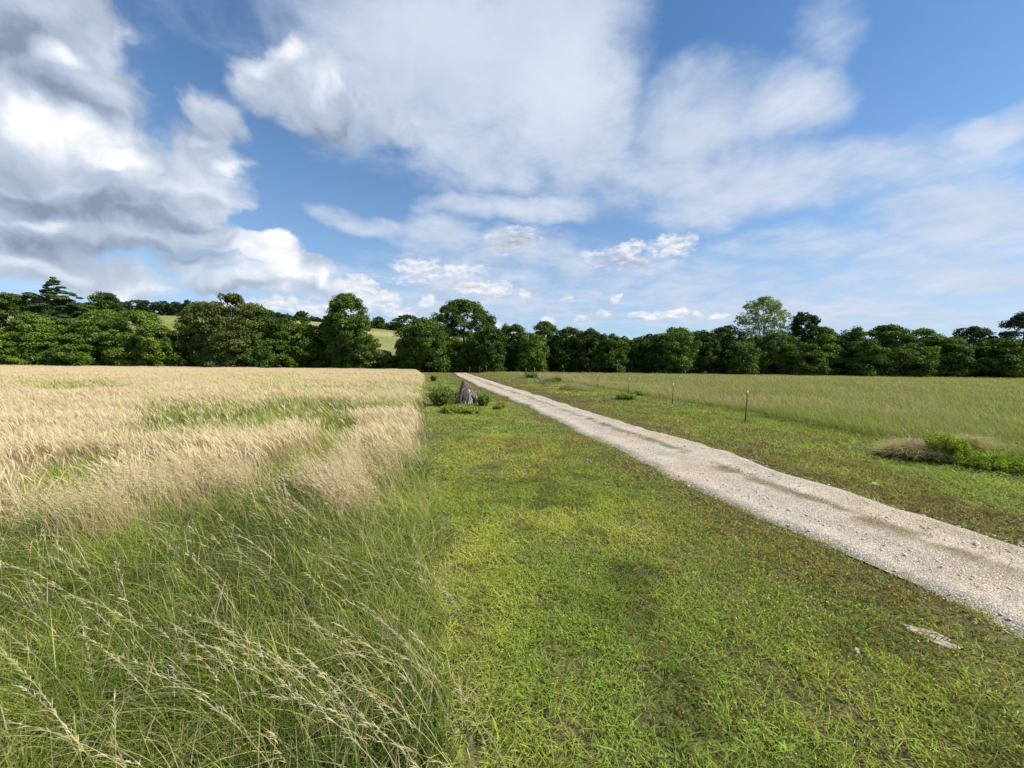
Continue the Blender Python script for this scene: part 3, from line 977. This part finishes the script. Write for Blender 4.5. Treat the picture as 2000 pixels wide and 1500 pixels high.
# photo column, photo row of the top, half width in photo columns, distance, kind, tone, label
TREES = [
    (-75, 573, 70, 104, 'layer', MD, 'spreading tree cut by the left border of the photo, left of the broad layered tree'),
    (18, 572, 56, 108, 'layer', MD, 'broad dark green tree at the far left, just left of the spiky conifer'),
    (104, 541, 58, 110, 'cedar', (.072, .108, .045), 'tall conifer with a spiky pointed top, highest tree on the left'),
    (62, 612, 52, 101, 'layer', BR, 'lower layered tree standing in front of the spiky conifer on the far left'),
    (150, 590, 40, 112, 'layer', MD, 'green tree filling the space between the spiky conifer and the dark flat-topped tree'),
    (205, 572, 32, 116, 'oak', DK, 'dark flat-topped tree standing behind the layered trees, right of the spiky conifer'),
    (195, 606, 62, 105, 'layer', BR, 'wide bright green layered tree in front of the dark flat-topped tree'),
    (268, 603, 54, 103, 'layer', BR, 'rounded bright green tree sloping down to the first hill field gap'),
    (140, 652, 40, 98, 'layer', MD, 'low tree with overhanging crown at the straw field edge, beneath the spiky conifer'),
    (345, 655, 36, 104, 'oak', MD, 'low bushy tree below the first hill field gap'),
    (304, 634, 36, 101, 'oak', BR, 'small bright green tree left of and below the first hill field gap'),
    (392, 590, 38, 108, 'oak', OL, 'olive green tree at the right side of the first hill field gap'),
    (450, 575, 52, 104, 'oak', OL, 'large rounded olive oak, broadest crown left of the stump'),
    (505, 600, 40, 108, 'oak', MD, 'rounded tree forming the right shoulder of the large olive oak'),
    (552, 622, 36, 110, 'oak', DK, 'dark tree on the slope of crowns right of the large olive oak'),
    (598, 634, 42, 106, 'oak', MD, 'low tree in the dip between the large olive oak and the tall ragged tree'),
    (536, 664, 40, 101, 'oak', MD, 'low bushy tree at the field edge, right of the foot of the olive oak'),
    (637, 630, 22, 108, 'oak', DK, 'narrow dark tree touching the left side of the tall ragged tree'),
    (676, 576, 40, 106, 'tall', MD, 'tall ragged-topped tree standing alone above the dip, left of the second hill field gap'),
    (706, 622, 30, 104, 'oak', MD, 'right-hand companion of the tall ragged tree, next to the second hill field gap'),
    (745, 684, 26, 105, 'oak', OL, 'low greyish olive bush tree in the second hill field gap'),
    (800, 636, 30, 106, 'oak', MD, 'tree directly right of the second hill field gap'),
    (838, 622, 42, 103, 'oak', MD, 'rounded mid green tree left of the dark opening where the track ends'),
    (908, 586, 62, 110, 'oak', MD, 'biggest round-crowned tree, above the dark opening where the track ends'),
    (958, 636, 30, 104, 'oak', DK, 'dark tree on the right side of the biggest round-crowned tree'),
    (1002, 634, 34, 112, 'oak', DK, 'flat-topped dark tree, second to the right of the biggest round-crowned tree'),
    (1040, 652, 30, 106, 'oak', BR, 'bright green tree right of the opening, above the brush on the verge'),
    (1068, 629, 26, 116, 'tall', MD, 'slightly taller tree with a small tuft on top, right of the opening'),
    (1112, 641, 34, 112, 'oak', DK, 'dark tree behind the most distant white-tipped post'),
    (1150, 646, 30, 110, 'oak', DK, 'dark tree above the most distant of the four white-tipped posts'),
    (1195, 656, 32, 108, 'oak', MD, 'low tree between the third and fourth white-tipped posts'),
    (1240, 661, 32, 110, 'oak', DK, 'lowest dark tree of the right-hand wood, above the third white-tipped post'),
    (1282, 652, 30, 108, 'oak', DK, 'dark tree left of the bright lumpy tree in the right-hand wood'),
    (1318, 640, 36, 106, 'oak', BR, 'bright green lumpy tree above the second nearest white-tipped post'),
    (1368, 648, 32, 108, 'oak', DK, 'dark narrow tree between the bright lumpy tree and the airy pale tree'),
    (1418, 637, 34, 110, 'oak', DK, 'dark tree touching the lower left side of the airy pale tree'),
    (1452, 668, 30, 102, 'oak', MD, 'low leafy tree in front of the left side of the airy pale tree'),
    (1496, 580, 62, 116, 'airy', (.24, .30, .12), 'airy pale green tree with visible white limbs rising above the right-hand wood'),
    (1515, 652, 38, 106, 'oak', (.10, .150, .030), 'yellow-green leafy tree in front of the airy pale tree'),
    (1573, 612, 22, 112, 'knob', BL, 'dark blue-green tree with a knob-shaped top right of the airy pale tree'),
    (1606, 638, 30, 108, 'layer', BR, 'green fan-shaped tree on the right side of the knob-topped tree'),
    (1570, 668, 34, 102, 'layer', MD, 'low layered tree in front of the knob-topped tree'),
    (1650, 650, 28, 108, 'oak', DK, 'dark low tree left of the narrow vine-covered tree'),
    (1675, 638, 13, 106, 'tall', MD, 'narrow vine-covered tree sticking up from the right-hand wood'),
    (1690, 664, 40, 102, 'layer', MD, 'low layered tree at the foot of the narrow vine-covered tree'),
    (1735, 634, 46, 108, 'layer', MD, 'broad low-domed tree right of the narrow vine-covered tree'),
    (1800, 640, 44, 106, 'layer', BR, 'broad tree in the middle of the layered row towards the right border'),
    (1775, 676, 40, 100, 'oak', MD, 'low bushy tree at the pasture edge in front of the broad low-domed tree'),
    (1852, 656, 38, 104, 'layer', MD, 'lower layered tree in the dip of the row towards the right border'),
    (1905, 636, 46, 106, 'layer', BL, 'dark grey-green tree second from the right border'),
    (1955, 660, 42, 100, 'layer', MD, 'low layered tree just left of the right border'),
    (2004, 612, 36, 104, 'oak', BL, 'tall dark tree at the right border of the photo'),
    (2075, 622, 50, 102, 'layer', MD, 'layered tree cut off by the right border of the photo'),
    (590, 608, 17, 300, 'oak', DK, 'lone round tree on the hill crest between the olive oak and the tall ragged tree'),
    (740, 619, 12, 400, 'oak', DK, 'small round tree on the hill crest above the second hill field gap'),
    (795, 616, 28, 400, 'oak', DK, 'wide dark tree on the hill crest right of the small round hilltop tree'),
]
for i, (px, ty, hw, Y, kind, tone, lab) in enumerate(TREES):
    tp = atd(px, ty, Y)
    gz = float(hgt(tp[0], Y))
    H = tp[2] - gz
    rx = hw / FPX * Y * (1.15 if px > 990 and kind != 'airy' else 1.06)
    root = empty('tree', (tp[0], Y, gz))
    far_ = Y > 200
    if far_: KIND['oak']['lr'] = 2.0
    tag(root, lab, 'tree', 'round trees on the hill crest' if far_ else G_FRONT)
    Pc, N, S, C, cc = crown(100 + i, H, rx, kind, tone, leaf=.8 if far_ else (.21 if kind in ('airy', 'knob', 'tall') else .235), ry=min(rx, 6.0) if not far_ else None,
                            dens=1.0 if kind == 'airy' else (1.7 if kind == 'tall' or px == 908 else 1.3))
    KIND['oak']['lr'] = 1.25
    r_ = np.random.default_rng(i)
    mesh_np('crown', *leaves(Pc, N, S, C, r_)[:2], 4, m_leaf, leaves(Pc, N, S, C, np.random.default_rng(i))[2], root)
    Vt, Ft = tubes(limbs(i, H, rx, cc, kind, .022 * H if kind != 'airy' else .25))
    mesh_np('trunk', Vt, Ft, 4, m_pale_bark if kind == 'airy' else m_bark, None, root, smooth=True)


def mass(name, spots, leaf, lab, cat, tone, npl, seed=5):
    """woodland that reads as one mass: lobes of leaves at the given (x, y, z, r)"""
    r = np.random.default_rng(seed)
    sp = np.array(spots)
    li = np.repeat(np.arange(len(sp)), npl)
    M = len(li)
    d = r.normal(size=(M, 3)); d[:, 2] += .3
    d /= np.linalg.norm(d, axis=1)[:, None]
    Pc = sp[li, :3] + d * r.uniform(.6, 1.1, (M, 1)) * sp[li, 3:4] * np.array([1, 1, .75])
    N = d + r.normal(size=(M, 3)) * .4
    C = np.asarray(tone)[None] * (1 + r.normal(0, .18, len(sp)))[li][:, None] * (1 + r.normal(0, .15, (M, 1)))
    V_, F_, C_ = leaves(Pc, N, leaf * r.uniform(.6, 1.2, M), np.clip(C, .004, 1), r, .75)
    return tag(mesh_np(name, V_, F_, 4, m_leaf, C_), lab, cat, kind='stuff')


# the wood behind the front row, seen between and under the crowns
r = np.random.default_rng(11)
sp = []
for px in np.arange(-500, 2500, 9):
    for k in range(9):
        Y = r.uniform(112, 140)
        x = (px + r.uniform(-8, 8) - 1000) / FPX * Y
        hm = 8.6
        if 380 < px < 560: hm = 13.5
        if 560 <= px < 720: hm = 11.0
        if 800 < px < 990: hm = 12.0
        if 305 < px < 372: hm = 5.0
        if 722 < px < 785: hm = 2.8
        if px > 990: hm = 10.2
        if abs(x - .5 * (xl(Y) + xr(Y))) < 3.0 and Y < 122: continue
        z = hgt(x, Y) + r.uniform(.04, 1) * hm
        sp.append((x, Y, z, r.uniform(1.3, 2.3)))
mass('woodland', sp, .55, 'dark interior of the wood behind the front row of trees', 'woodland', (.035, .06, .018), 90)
# woods on the hill crest
sp = []
for px in np.arange(-400, 1500, 4.0):
    base = np.interp(px, [-400, 0, 180, 375, 470, 560, 640, 730, 830, 900, 1250, 1500], [14, 14, 15, 14, 12, 8, 6, 9, 9, 9, 10, 9])
    hh = base * (.75 + .5 * vn(px, 0, 26, 3) + .15 * r.random())
    for k in range(7):
        Y = r.uniform(425, 470)
        x = (px + r.uniform(-4, 4) - 1000) / FPX * Y
        sp.append((x, Y, hgt(x, Y) + r.uniform(.1, 1) * hh, r.uniform(2.0, 3.6)))
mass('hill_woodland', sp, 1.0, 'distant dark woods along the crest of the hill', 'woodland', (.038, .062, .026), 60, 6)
print('trees done')


# ------------------------------------------------------------------ posts
def plain(name, col, rough=.6, metal=0.0, nz=.0, spec=.3):
    m, q = new_mat(name)
    geo = q.n('ShaderNodeNewGeometry')
    n = q.noise(geo.outputs['Position'], 30, 4)
    c = q.v('SCALE', col, scale=q.lin(n, .3, .7, 1 - nz, 1 + nz))
    p = q.n('ShaderNodeBsdfPrincipled')
    q.put(p.inputs['Base Color'], c)
    p.inputs['Roughness'].default_value = rough
    p.inputs['Metallic'].default_value = metal
    p.inputs['Specular IOR Level'].default_value = spec
    o = q.n('ShaderNodeOutputMaterial'); q.put(o.inputs[0], p.outputs[0])
    return m


m_steel = plain('rust_red_paint', (.13, .045, .028), .7, 0, .35)
m_tip = plain('white_paint', (.82, .80, .70), .5, 0, .05)
m_wood = bark_mat('weathered_wood', (.10, .08, .06), (.24, .20, .16), 14)


def boxes(bs):
    Vs, Fs, n = [], [], 0
    f = np.array([[0, 1, 3, 2], [4, 6, 7, 5], [0, 4, 5, 1], [2, 3, 7, 6], [0, 2, 6, 4], [1, 5, 7, 3]])
    for (x0, x1, y0, y1, z0, z1) in bs:
        Vs.append(np.array([[x, y, z] for x in (x0, x1) for y in (y0, y1) for z in (z0, z1)], float))
        Fs.append(f + n); n += 8
    return np.concatenate(Vs), np.concatenate(Fs)


def tpost(x, y, H, lean, lab):
    root = empty('fence_post', (x, y, float(hgt(x, y))))
    root.rotation_euler = (R(lean[1]), R(lean[0]), R(15))
    tag(root, lab, 'fence post', 'steel posts with white tips along the pasture')
    zt = H - .13
    b = [(-.019, .019, -.003, .003, -.3, zt), (-.003, .003, .0035, .036, -.3, zt)]
    for k in range(int(zt / .055)):
        b.append((-.007, .007, -.0095, -.0035, .05 + k * .055, .072 + k * .055))     # studs on the face
    V_, F_ = boxes(b)
    mesh_np('post', V_, F_, 4, m_steel, None, root)
    V_, F_ = boxes([(-.019, .019, -.003, .003, zt + .001, H), (-.003, .003, .0035, .036, zt + .001, H)])
    mesh_np('white_tip', V_, F_, 4, m_tip, None, root)
    V_, F_ = boxes([(-.055, .055, .0365, .0405, -.25, .03)])
    mesh_np('anchor_plate', V_, F_, 4, m_steel, None, root)


for px, yt, Y, lean, lab in [
    (1461.5, 763, 15.3, (3.0, 0), 'nearest rust-red steel post with a white tip, leaning slightly right'),
    (1315.5, 748.5, 22.3, (1.5, 0), 'second nearest rust-red steel post with a white tip'),
    (1229, 738.5, 29.5, (1.5, 0), 'third nearest rust-red steel post with a white tip, its foot hidden by weeds'),
    (1168.5, 732, 38.0, (0.5, 0), 'most distant of the four rust-red steel posts with white tips'),
]:
    tp = atd(px, yt, Y)
    H = tp[2] - float(hgt(tp[0], Y))
    tpost(tp[0] - math.tan(R(lean[0])) * H, Y, H, lean, lab)


def wpost(px, yt, Y, rad, lab, lean=0):
    tp = atd(px, yt, Y)
    z0 = float(hgt(tp[0], Y)); H = tp[2] - z0
    t = np.linspace(0, 1, 7)
    pts = np.stack([t * lean + .02 * np.sin(t * 9), 0 * t, -.3 + t * (H + .3)], 1)
    V_, F_ = tubes([(pts, np.r_[np.full(6, rad), rad * .8])], 8)
    V_ = np.vstack([V_, [[pts[-1, 0], 0, pts[-1, 2] + rad * .3]]])
    k = len(V_) - 1; b = 6 * 8
    cap = np.array([[b + j, b + (j + 1) % 8, b + (j + 2) % 8, k] for j in range(0, 8, 2)])
    o = mesh_np('wooden_post', V_, np.vstack([F_, cap]), 4, m_wood, None, None, loc=(tp[0] - lean, Y, z0))
    tag(o, lab, 'fence post', 'old wooden posts towards the wood')


wpost(1044, 718, 60, .07, 'right-hand one of the two old wooden posts beside the green weeds')
wpost(1027, 719, 62, .07, 'left-hand one of the two old wooden posts beside the green weeds', .08)
wpost(1010, 719, 84, .04, 'thin far post first to the left of the pair of wooden posts')
wpost(983, 716, 88, .045, 'thin far post second to the left of the pair of wooden posts')
wpost(950, 714, 90, .045, 'thin far post fourth from the pair, in front of the biggest tree')
wpost(937, 716, 91, .045, 'thin far post close to the dark opening, right of the outermost one')
wpost(917, 716, 93, .045, 'outermost far post right beside the dark opening')


# ------------------------------------------------------------------ leafy bushes, weeds
def bush(name, px, py, hw, ht, lab, cat, tone, leaf=.05, nl=60, Yd=None, group=None, dens=70, spread=.8, stems=5, seed=1, fl=.8):
    b = at(px, py)
    x, y = b
    z = float(hgt(x, y))
    rx = hw / FPX * y
    H = ht / FPX * y
    r = np.random.default_rng(seed)
    root = empty(name, (x, y, z))
    tag(root, lab, cat, group)
    # leafy shoots of unequal length rising and arching out from the foot
    Pc_, li_, ps = [], [], []
    for i in range(nl):
        a = r.uniform(0, 2 * np.pi)
        q0 = np.sqrt(r.uniform(0, 1)) * .45 * rx
        L = H * r.uniform(.45, 1.12) * (1 - .35 * q0 / (.45 * rx) * r.random())
        out_ = rx * .75 * r.uniform(.1, 1.0)
        u = np.linspace(0, 1, 6)
        hx = np.cos(a) * (q0 + out_ * u ** 1.5); hy = np.sin(a) * (q0 + out_ * u ** 1.5)
        pz = L * (u - .28 * u ** 2 * min(1.4, out_ / max(L, .1)))
        sh = np.stack([hx, hy, pz], 1) + np.cumsum(r.normal(0, .02 * H, (6, 3)), 0) * np.array([1, 1, .3])
        v = r.uniform(.12, 1.05, dens)
        q = np.stack([np.interp(v, u, sh[:, c]) for c in range(3)], 1)
        Pc_.append(q + r.normal(0, .055 * min(H, rx) + leaf * .5, (dens, 3)))
        li_.append(np.full(dens, i))
        if i < stems: ps.append((sh, np.linspace(.010, .003, 6) * max(1, y / 14)))
    Pc = np.concatenate(Pc_); li = np.concatenate(li_); M = len(li)
    Pc[:, 2] = np.maximum(Pc[:, 2], .015)
    C = np.asarray(tone)[None] * (1 + r.normal(0, .2, nl))[li][:, None] * (1 + r.normal(0, .22, (M, 1)))
    V_, F_, C_ = leaves(Pc, r.normal(size=(M, 3)) + np.array([.2, 0, .5]), leaf * r.uniform(.5, 1.3, M), np.clip(C, .005, 1), r, .38)
    mesh_np('foliage', V_, F_, 4, m_leaf, C_, root)
    for p_ in ps:
        V_, F_ = tubes([p_], 4)
        mesh_np('stem', V_, F_, 4, m_bark, None, root)
    return root


bush('shrub', 863, 793, 24, 40, 'leafy green shrub growing against the left side of the dead stump', 'shrub', (.185, .235, .055), .055, 120, seed=3, dens=90)
bush('shrub', 882, 790, 16, 26, 'low dark shrub between the leafy green shrub and the stump roots', 'shrub', (0.102, 0.178, 0.051), .05, 60, seed=4)
bush('shrub', 944, 794, 13, 24, 'small bright green shrub at the right foot of the dead stump', 'shrub', (.15, .26, .06), .05, 60, seed=5)
bush('weed_clump', 847, 745, 6, 12, 'small dark weed clump on the mown strip beyond the stump, near the straw field', 'weeds', (0.127, 0.147, 0.037), .07, 30, seed=6)
bush('weed_clump', 1037, 738, 14, 12, 'green weed clump at the foot of the pair of wooden posts', 'weeds', (0.154, 0.235, 0.037), .10, 50, seed=7)
bush('weed_clump', 1088, 745, 10, 10, 'grey-green weed clump next to the fallen branch on the far verge', 'weeds', (0.229, 0.216, 0.061), .09, 36, seed=8)
bush('weed_clump', 1222, 781, 20, 14, 'low green weed clump in front of the third white-tipped post', 'weeds', (0.229, 0.315, 0.043), .06, 50, seed=9)
bush('weed_clump', 1250, 772, 18, 9, 'pale green weed clump right of the third white-tipped post', 'weeds', (0.281, 0.353, 0.074), .06, 40, seed=10)
bush('weed_clump', 1848, 905, 30, 56, 'tall pointed green weed clump between the two dry hay heaps', 'weeds', (0.281, 0.333, 0.043), .028, 150, seed=11, dens=110)
bush('weed_clump', 1945, 915, 80, 36, 'wide leafy weed patch right of the hay heaps at the right border', 'weeds', (0.256, 0.333, 0.043), .026, 220, seed=12, dens=90, fl=.5)
bush('weed_clump', 975, 800, 12, 14, 'low weed clump right in front of the small bright shrub', 'weeds', (0.256, 0.295, 0.055), .04, 40, seed=13)
for k, (px, py, lab) in enumerate([(880, 806, 'tufted weeds in front of the leafy green shrub'), (918, 808, 'tufted weeds in front of the stump roots')]):
    bush('weed_clump', px, py, 22, 15, lab, 'weeds', (0.281, 0.333, 0.055), .04, 90, seed=14 + k, fl=.6)


def heap(px, py, hw, ht, n, lab, seed, tone):
    """flattened heap of dry grass: arched dead blades over a low mound"""
    global rng
    x0, y0 = at(px, py)
    rx, H = hw / FPX * y0, ht / FPX * y0
    r = np.random.default_rng(seed)
    a, q_ = r.uniform(0, 2 * np.pi, n), np.sqrt(r.uniform(0, 1, n))
    ux, uy = np.cos(a) * q_, np.sin(a) * q_
    x, y = ux * rx, uy * rx * .7
    z = H * .8 * np.sqrt(np.clip(1 - q_ ** 2, 0, 1)) * (.8 + .4 * vn(x, y, .25, seed)) * r.uniform(.15, 1, n)
    c = np.array(tone) * r.uniform(.55, 1.2, (n, 1))
    gr = (r.random(n) < .33)[:, None]
    c = np.where(gr, np.array([.26, .32, .06]) * r.uniform(.7, 1.1, (n, 1)), c)
    V_, F_, C_, _ = ribbons(x, y, z, r.uniform(.14, .42, n), r.uniform(.004, .008, n) * 1.5, r.uniform(.2, 1.3, n), r.uniform(.5, 1.6, n), a + r.normal(0, .9, n), 3, c * .8, c)
    o = mesh_np('hay_heap', V_, F_, 4, m_straw, C_, None, loc=(x0, y0, float(hgt(x0, y0))))
    tag(o, lab, 'hay heap', 'heaps of dry grass on the right verge')


heap(1775, 893, 52, 28, 5200, 'long low heap of dry brown grass left of the tall pointed weeds', 31, (.60, .45, .27))
heap(1893, 880, 30, 24, 2800, 'smaller pinkish heap of dry grass right of the tall pointed weeds', 32, (.62, .47, .32))
heap(1118, 762, 26, 15, 2600, 'heap of dry grass on the verge left of the most distant white-tipped post', 33, (.52, .41, .25))
heap(1075, 747, 14, 10, 1200, 'small brown brush heap beside the fallen branch on the far verge', 34, (.20, .15, .10))
heap(952, 741 - 14, 20, 6, 900, 'low ridge of dry grass beside the far end of the track', 35, (.50, .42, .26))

# ------------------------------------------------------------------ dead stump with its torn-up roots
b = at(912, 788)
sx, sy = float(b[0]), float(b[1])
root = empty('dead_stump', (sx, sy, float(hgt(sx, sy))))
tag(root, 'dead grey tree stump with torn-up roots on the mown strip beside the track', 'stump')
r = np.random.default_rng(44)
m_dead = bark_mat('bleached_wood', (.24, .21, .17), (.55, .50, .44), 9)
m_dark = bark_mat('dark_root', (.05, .04, .03), (.18, .15, .12), 9)
s = sy / FPX                       # metres per photo pixel here
# main bleached log, leaning to the upper left, flared and knotty
t = np.linspace(0, 1, 12)
px_ = np.interp(t, [0, .3, .6, 1], [32, 17, 4, -7]) * s
pz_ = np.interp(t, [0, .3, .6, 1], [-2, 12, 24, 39]) * s
pts = np.stack([px_, -.42 + .45 * t, pz_], 1)
rad = np.interp(t, [0, .15, .5, .85, 1], [.12, .11, .085, .07, .03]) * (1 + .15 * np.sin(t * 23))
log = [(pts, rad)]
log.append((pts[::2] + np.array([.10, .10, -.08]), rad[::2] * .6))
V_, F_ = tubes(log, 10)
V_ += .05 * np.stack([vn(V_[:, 0] * 6, V_[:, 2] * 3, 1, 1) - .5, vn(V_[:, 2] * 5, V_[:, 0] * 5, 1, 2) - .5, vn(V_[:, 1] * 6, V_[:, 2] * 4, 1, 3) - .5], 1)
mesh_np('trunk', V_, F_, 4, m_dead, None, root, smooth=True)
V_, F_ = tubes([(np.array([[.0, .1, -.1], [.02, .1, .25], [-.03, .12, .55], [-.1, .12, .85], [-.18, .12, 1.12], [-.2, .12, 1.25]]), np.array([.66, .60, .46, .30, .13, .03]))], 22)
f1 = vn(V_[:, 0] * 5 + V_[:, 1] * 3, V_[:, 2] * 5, 1, 1) - .5; f2 = vn(V_[:, 2] * 9, V_[:, 0] * 9 + V_[:, 1] * 5, 1, 2) - .5
V_[:, 0] *= 1 + .5 * f1; V_[:, 1] *= 1 + .5 * f2; V_[:, 2] += .12 * f1
mesh_np('root_mass', V_, F_, 4, m_dark, None, root, smooth=True)
for k in range(85):
    # roots standing from the ground up to the log like a brush
    u = r.uniform(.25, .95)
    e = np.array([np.interp(u, t, px_), r.uniform(-.1, .2), np.interp(u, t, pz_)]) + r.normal(0, .05, 3)
    side = -1 if r.random() < .55 else 1
    g0 = np.array([r.uniform(.0, .95) * side, r.uniform(-.85, -.1), 0])
    mid = g0 * .5 + e * .5 + np.array([side * .18, -.05, .22 * r.random()])
    v = np.linspace(0, 1, 7)[:, None]
    p3 = g0 * (1 - v) ** 2 + mid * 2 * v * (1 - v) + e * v ** 2 + np.cumsum(r.normal(0, .012, (7, 3)), 0)
    dark = r.random() < (.86 if side < 0 else .45)
    V_, F_ = tubes([(p3, np.linspace(r.uniform(.008, .02), r.uniform(.012, .03), 7))], 5)
    mesh_np('root', V_, F_, 4, m_dark if dark else m_dead, None, root, smooth=True)
for k in range(14):
    # roots fan out from the log to both sides and arch down
    u = r.uniform(.1, 1)
    st = np.array([np.interp(u, t, px_), 0, np.interp(u, t, pz_)]) + r.normal(0, .05, 3)
    side = 1 if r.random() < .5 else -1
    Lr = r.uniform(.3, .85)
    dirx = side * r.uniform(.1, 1.0); diry = r.uniform(-.9, .5)
    up = r.uniform(-.5, .7)
    v = np.linspace(0, 1, 7)
    wig = np.cumsum(r.normal(0, .02, (7, 3)), 0)
    p3 = st + np.stack([dirx * Lr * v, diry * Lr * v, up * Lr * v - .75 * Lr * v ** 2], 1) + wig
    p3[:, 2] = np.maximum(p3[:, 2], .0)
    V_, F_ = tubes([(p3, np.linspace(r.uniform(.012, .034), .005, 7))], 5)
    mesh_np('root', V_, F_, 4, m_dead if r.random() < .68 else m_dark, None, root, smooth=True)

# fallen branch on the far verge
p0 = at(1048, 742); p1 = at(1070, 756)
v = np.linspace(0, 1, 8)[:, None]
pp = np.hstack([p0 + (p1 - p0) * v, .12 + .35 * (1 - v) + .06 * np.sin(v * 8)])
o0 = pp[0].copy()
pa = [(pp - o0, np.linspace(.09, .04, 8))]
for k in (2, 4, 5):
    pa.append((np.array([pp[k], pp[k] + [.5, .1, .35], pp[k] + [.9, .3, .45]]) - o0, np.array([.035, .025, .012])))
V_, F_ = tubes(pa, 6)
tag(mesh_np('fallen_branch', V_, F_, 4, m_wood, None, None, smooth=True, loc=tuple(o0 + [0, 0, float(hgt(o0[0], o0[1]))])),
    'dead branch lying on the far verge between the wooden posts and the brush heap', 'branch')


# ------------------------------------------------------------------ stones
def rocks(specs, mat, name, sub=2):
    """lumpy stones from a subdivided, displaced octahedron; specs rows x y z rx ry rz"""
    import bmesh
    bm = bmesh.new()
    bmesh.ops.create_icosphere(bm, subdivisions=sub, radius=1)
    bv = np.array([v.co[:] for v in bm.verts]); bf = np.array([[v.index for v in f.verts] for f in bm.faces])
    bm.free()
    n = len(specs)
    r = np.random.default_rng(8)
    S = np.asarray(specs)
    D = np.ones((n, len(bv)))
    for k in range(3):
        w_ = r.normal(size=(n, 3)) * (1.2 + k)
        D += .16 / (1 + .5 * k) * np.sin(bv @ w_.T).T * 1.2
    a = r.uniform(0, 6.28, n)
    V_ = bv[None] * D[..., None] * S[:, None, 3:6]
    X = V_[..., 0] * np.cos(a)[:, None] - V_[..., 1] * np.sin(a)[:, None]
    Yv = V_[..., 0] * np.sin(a)[:, None] + V_[..., 1] * np.cos(a)[:, None]
    V_ = np.stack([X, Yv, V_[..., 2]], -1) + S[:, None, :3]
    F_ = (bf[None] + (np.arange(n) * len(bv))[:, None, None]).reshape(-1, 3)
    return V_.reshape(-1, 3), F_, len(bv)


m_pale = leaf_mat('limestone', 0.0, .9, .2)
# loose stones of the track, spilling over its edges
X_, Y_ = [], []
for d0, d1, dn in ((2.2, 5, 700), (5, 8, 330), (8, 13, 100)):
    x, y = scatter(d0, d1, dn, -5, 72)
    u = (x - xl(y)) / (xr(y) - xl(y))
    pr = np.where((u > 0) & (u < 1), .25 + .5 * np.exp(-((u - .54) / .12) ** 2) + .5 * np.exp(-np.minimum(u, 1 - u) / .08), np.exp(-np.maximum(-u, u - 1) * 2.5 / .10))
    k = rng.random(len(x)) < pr
    X_.append(x[k]); Y_.append(y[k])
x, y = np.concatenate(X_), np.concatenate(Y_)
n = len(x)
sz = .006 + .010 * rng.random(n) ** 3 + .012 * (rng.random(n) < .03)
sz *= np.clip(np.hypot(x, y) / 5, .8, 1.7)
uu = (x - xl(y)) / (xr(y) - xl(y))
zz = hgt(x, y) + np.where((uu > 0) & (uu < 1), .05, .01)
S = np.stack([x, y, zz, sz, sz * rng.uniform(.6, 1, n), sz * rng.uniform(.3, .55, n)], 1)
V_, F_, nb = rocks(S, m_pale, 'g', 1)
col = np.repeat(np.array([.66, .60, .50]) * rng.uniform(.7, 1.2, (n, 1)) * (1 + rng.normal(0, .03, (n, 3))), nb, 0)
tag(mesh_np('loose_gravel', V_, F_, 3, m_pale, np.clip(col, 0, .9)), 'loose pale limestone chips on the gravel track', 'gravel', kind='stuff')
print('stones', n)

# flat rock breaking through the turf near the track, and its smaller neighbours
for k, (px, py, sx_, sy_, sz_, lab) in enumerate([
        (1800, 1240, .13, .06, .022, 'flat pale rock breaking through the turf near the lower right corner'),
        (1838, 1262, .08, .035, .016, 'smaller flat pale rock touching the right end of the larger one'),
        (1672, 1283, .03, .02, .02, 'fist-sized white stone in the turf left of the flat pale rock'),
        (1708, 948, .10, .07, .04, 'white stone lying on the right verge close to the track')]):
    x, y = at(px, py)
    V_, F_, nb = rocks([(0, 0, 0, sx_, sy_, sz_)], m_pale, 'r', 4)
    f = fb(V_[:, 0] * 10, V_[:, 1] * 10, 1.0, k)
    V_[:, 2] += .02 * (f - .5)
    V_[:, :2] *= (1 + .25 * (fb(V_[:, 0] * 14, V_[:, 1] * 14, 1, 4 + k) - .5))[:, None]
    c = np.array([.52, .42, .34]) * (.65 + .6 * f)[:, None]
    o = mesh_np('rock', V_, F_, 3, m_pale, c, None, smooth=True, loc=(float(x), float(y), float(hgt(x, y)) + .012))
    o.rotation_euler = (0, 0, -.55 if k < 2 else .4)
    tag(o, lab, 'rock')
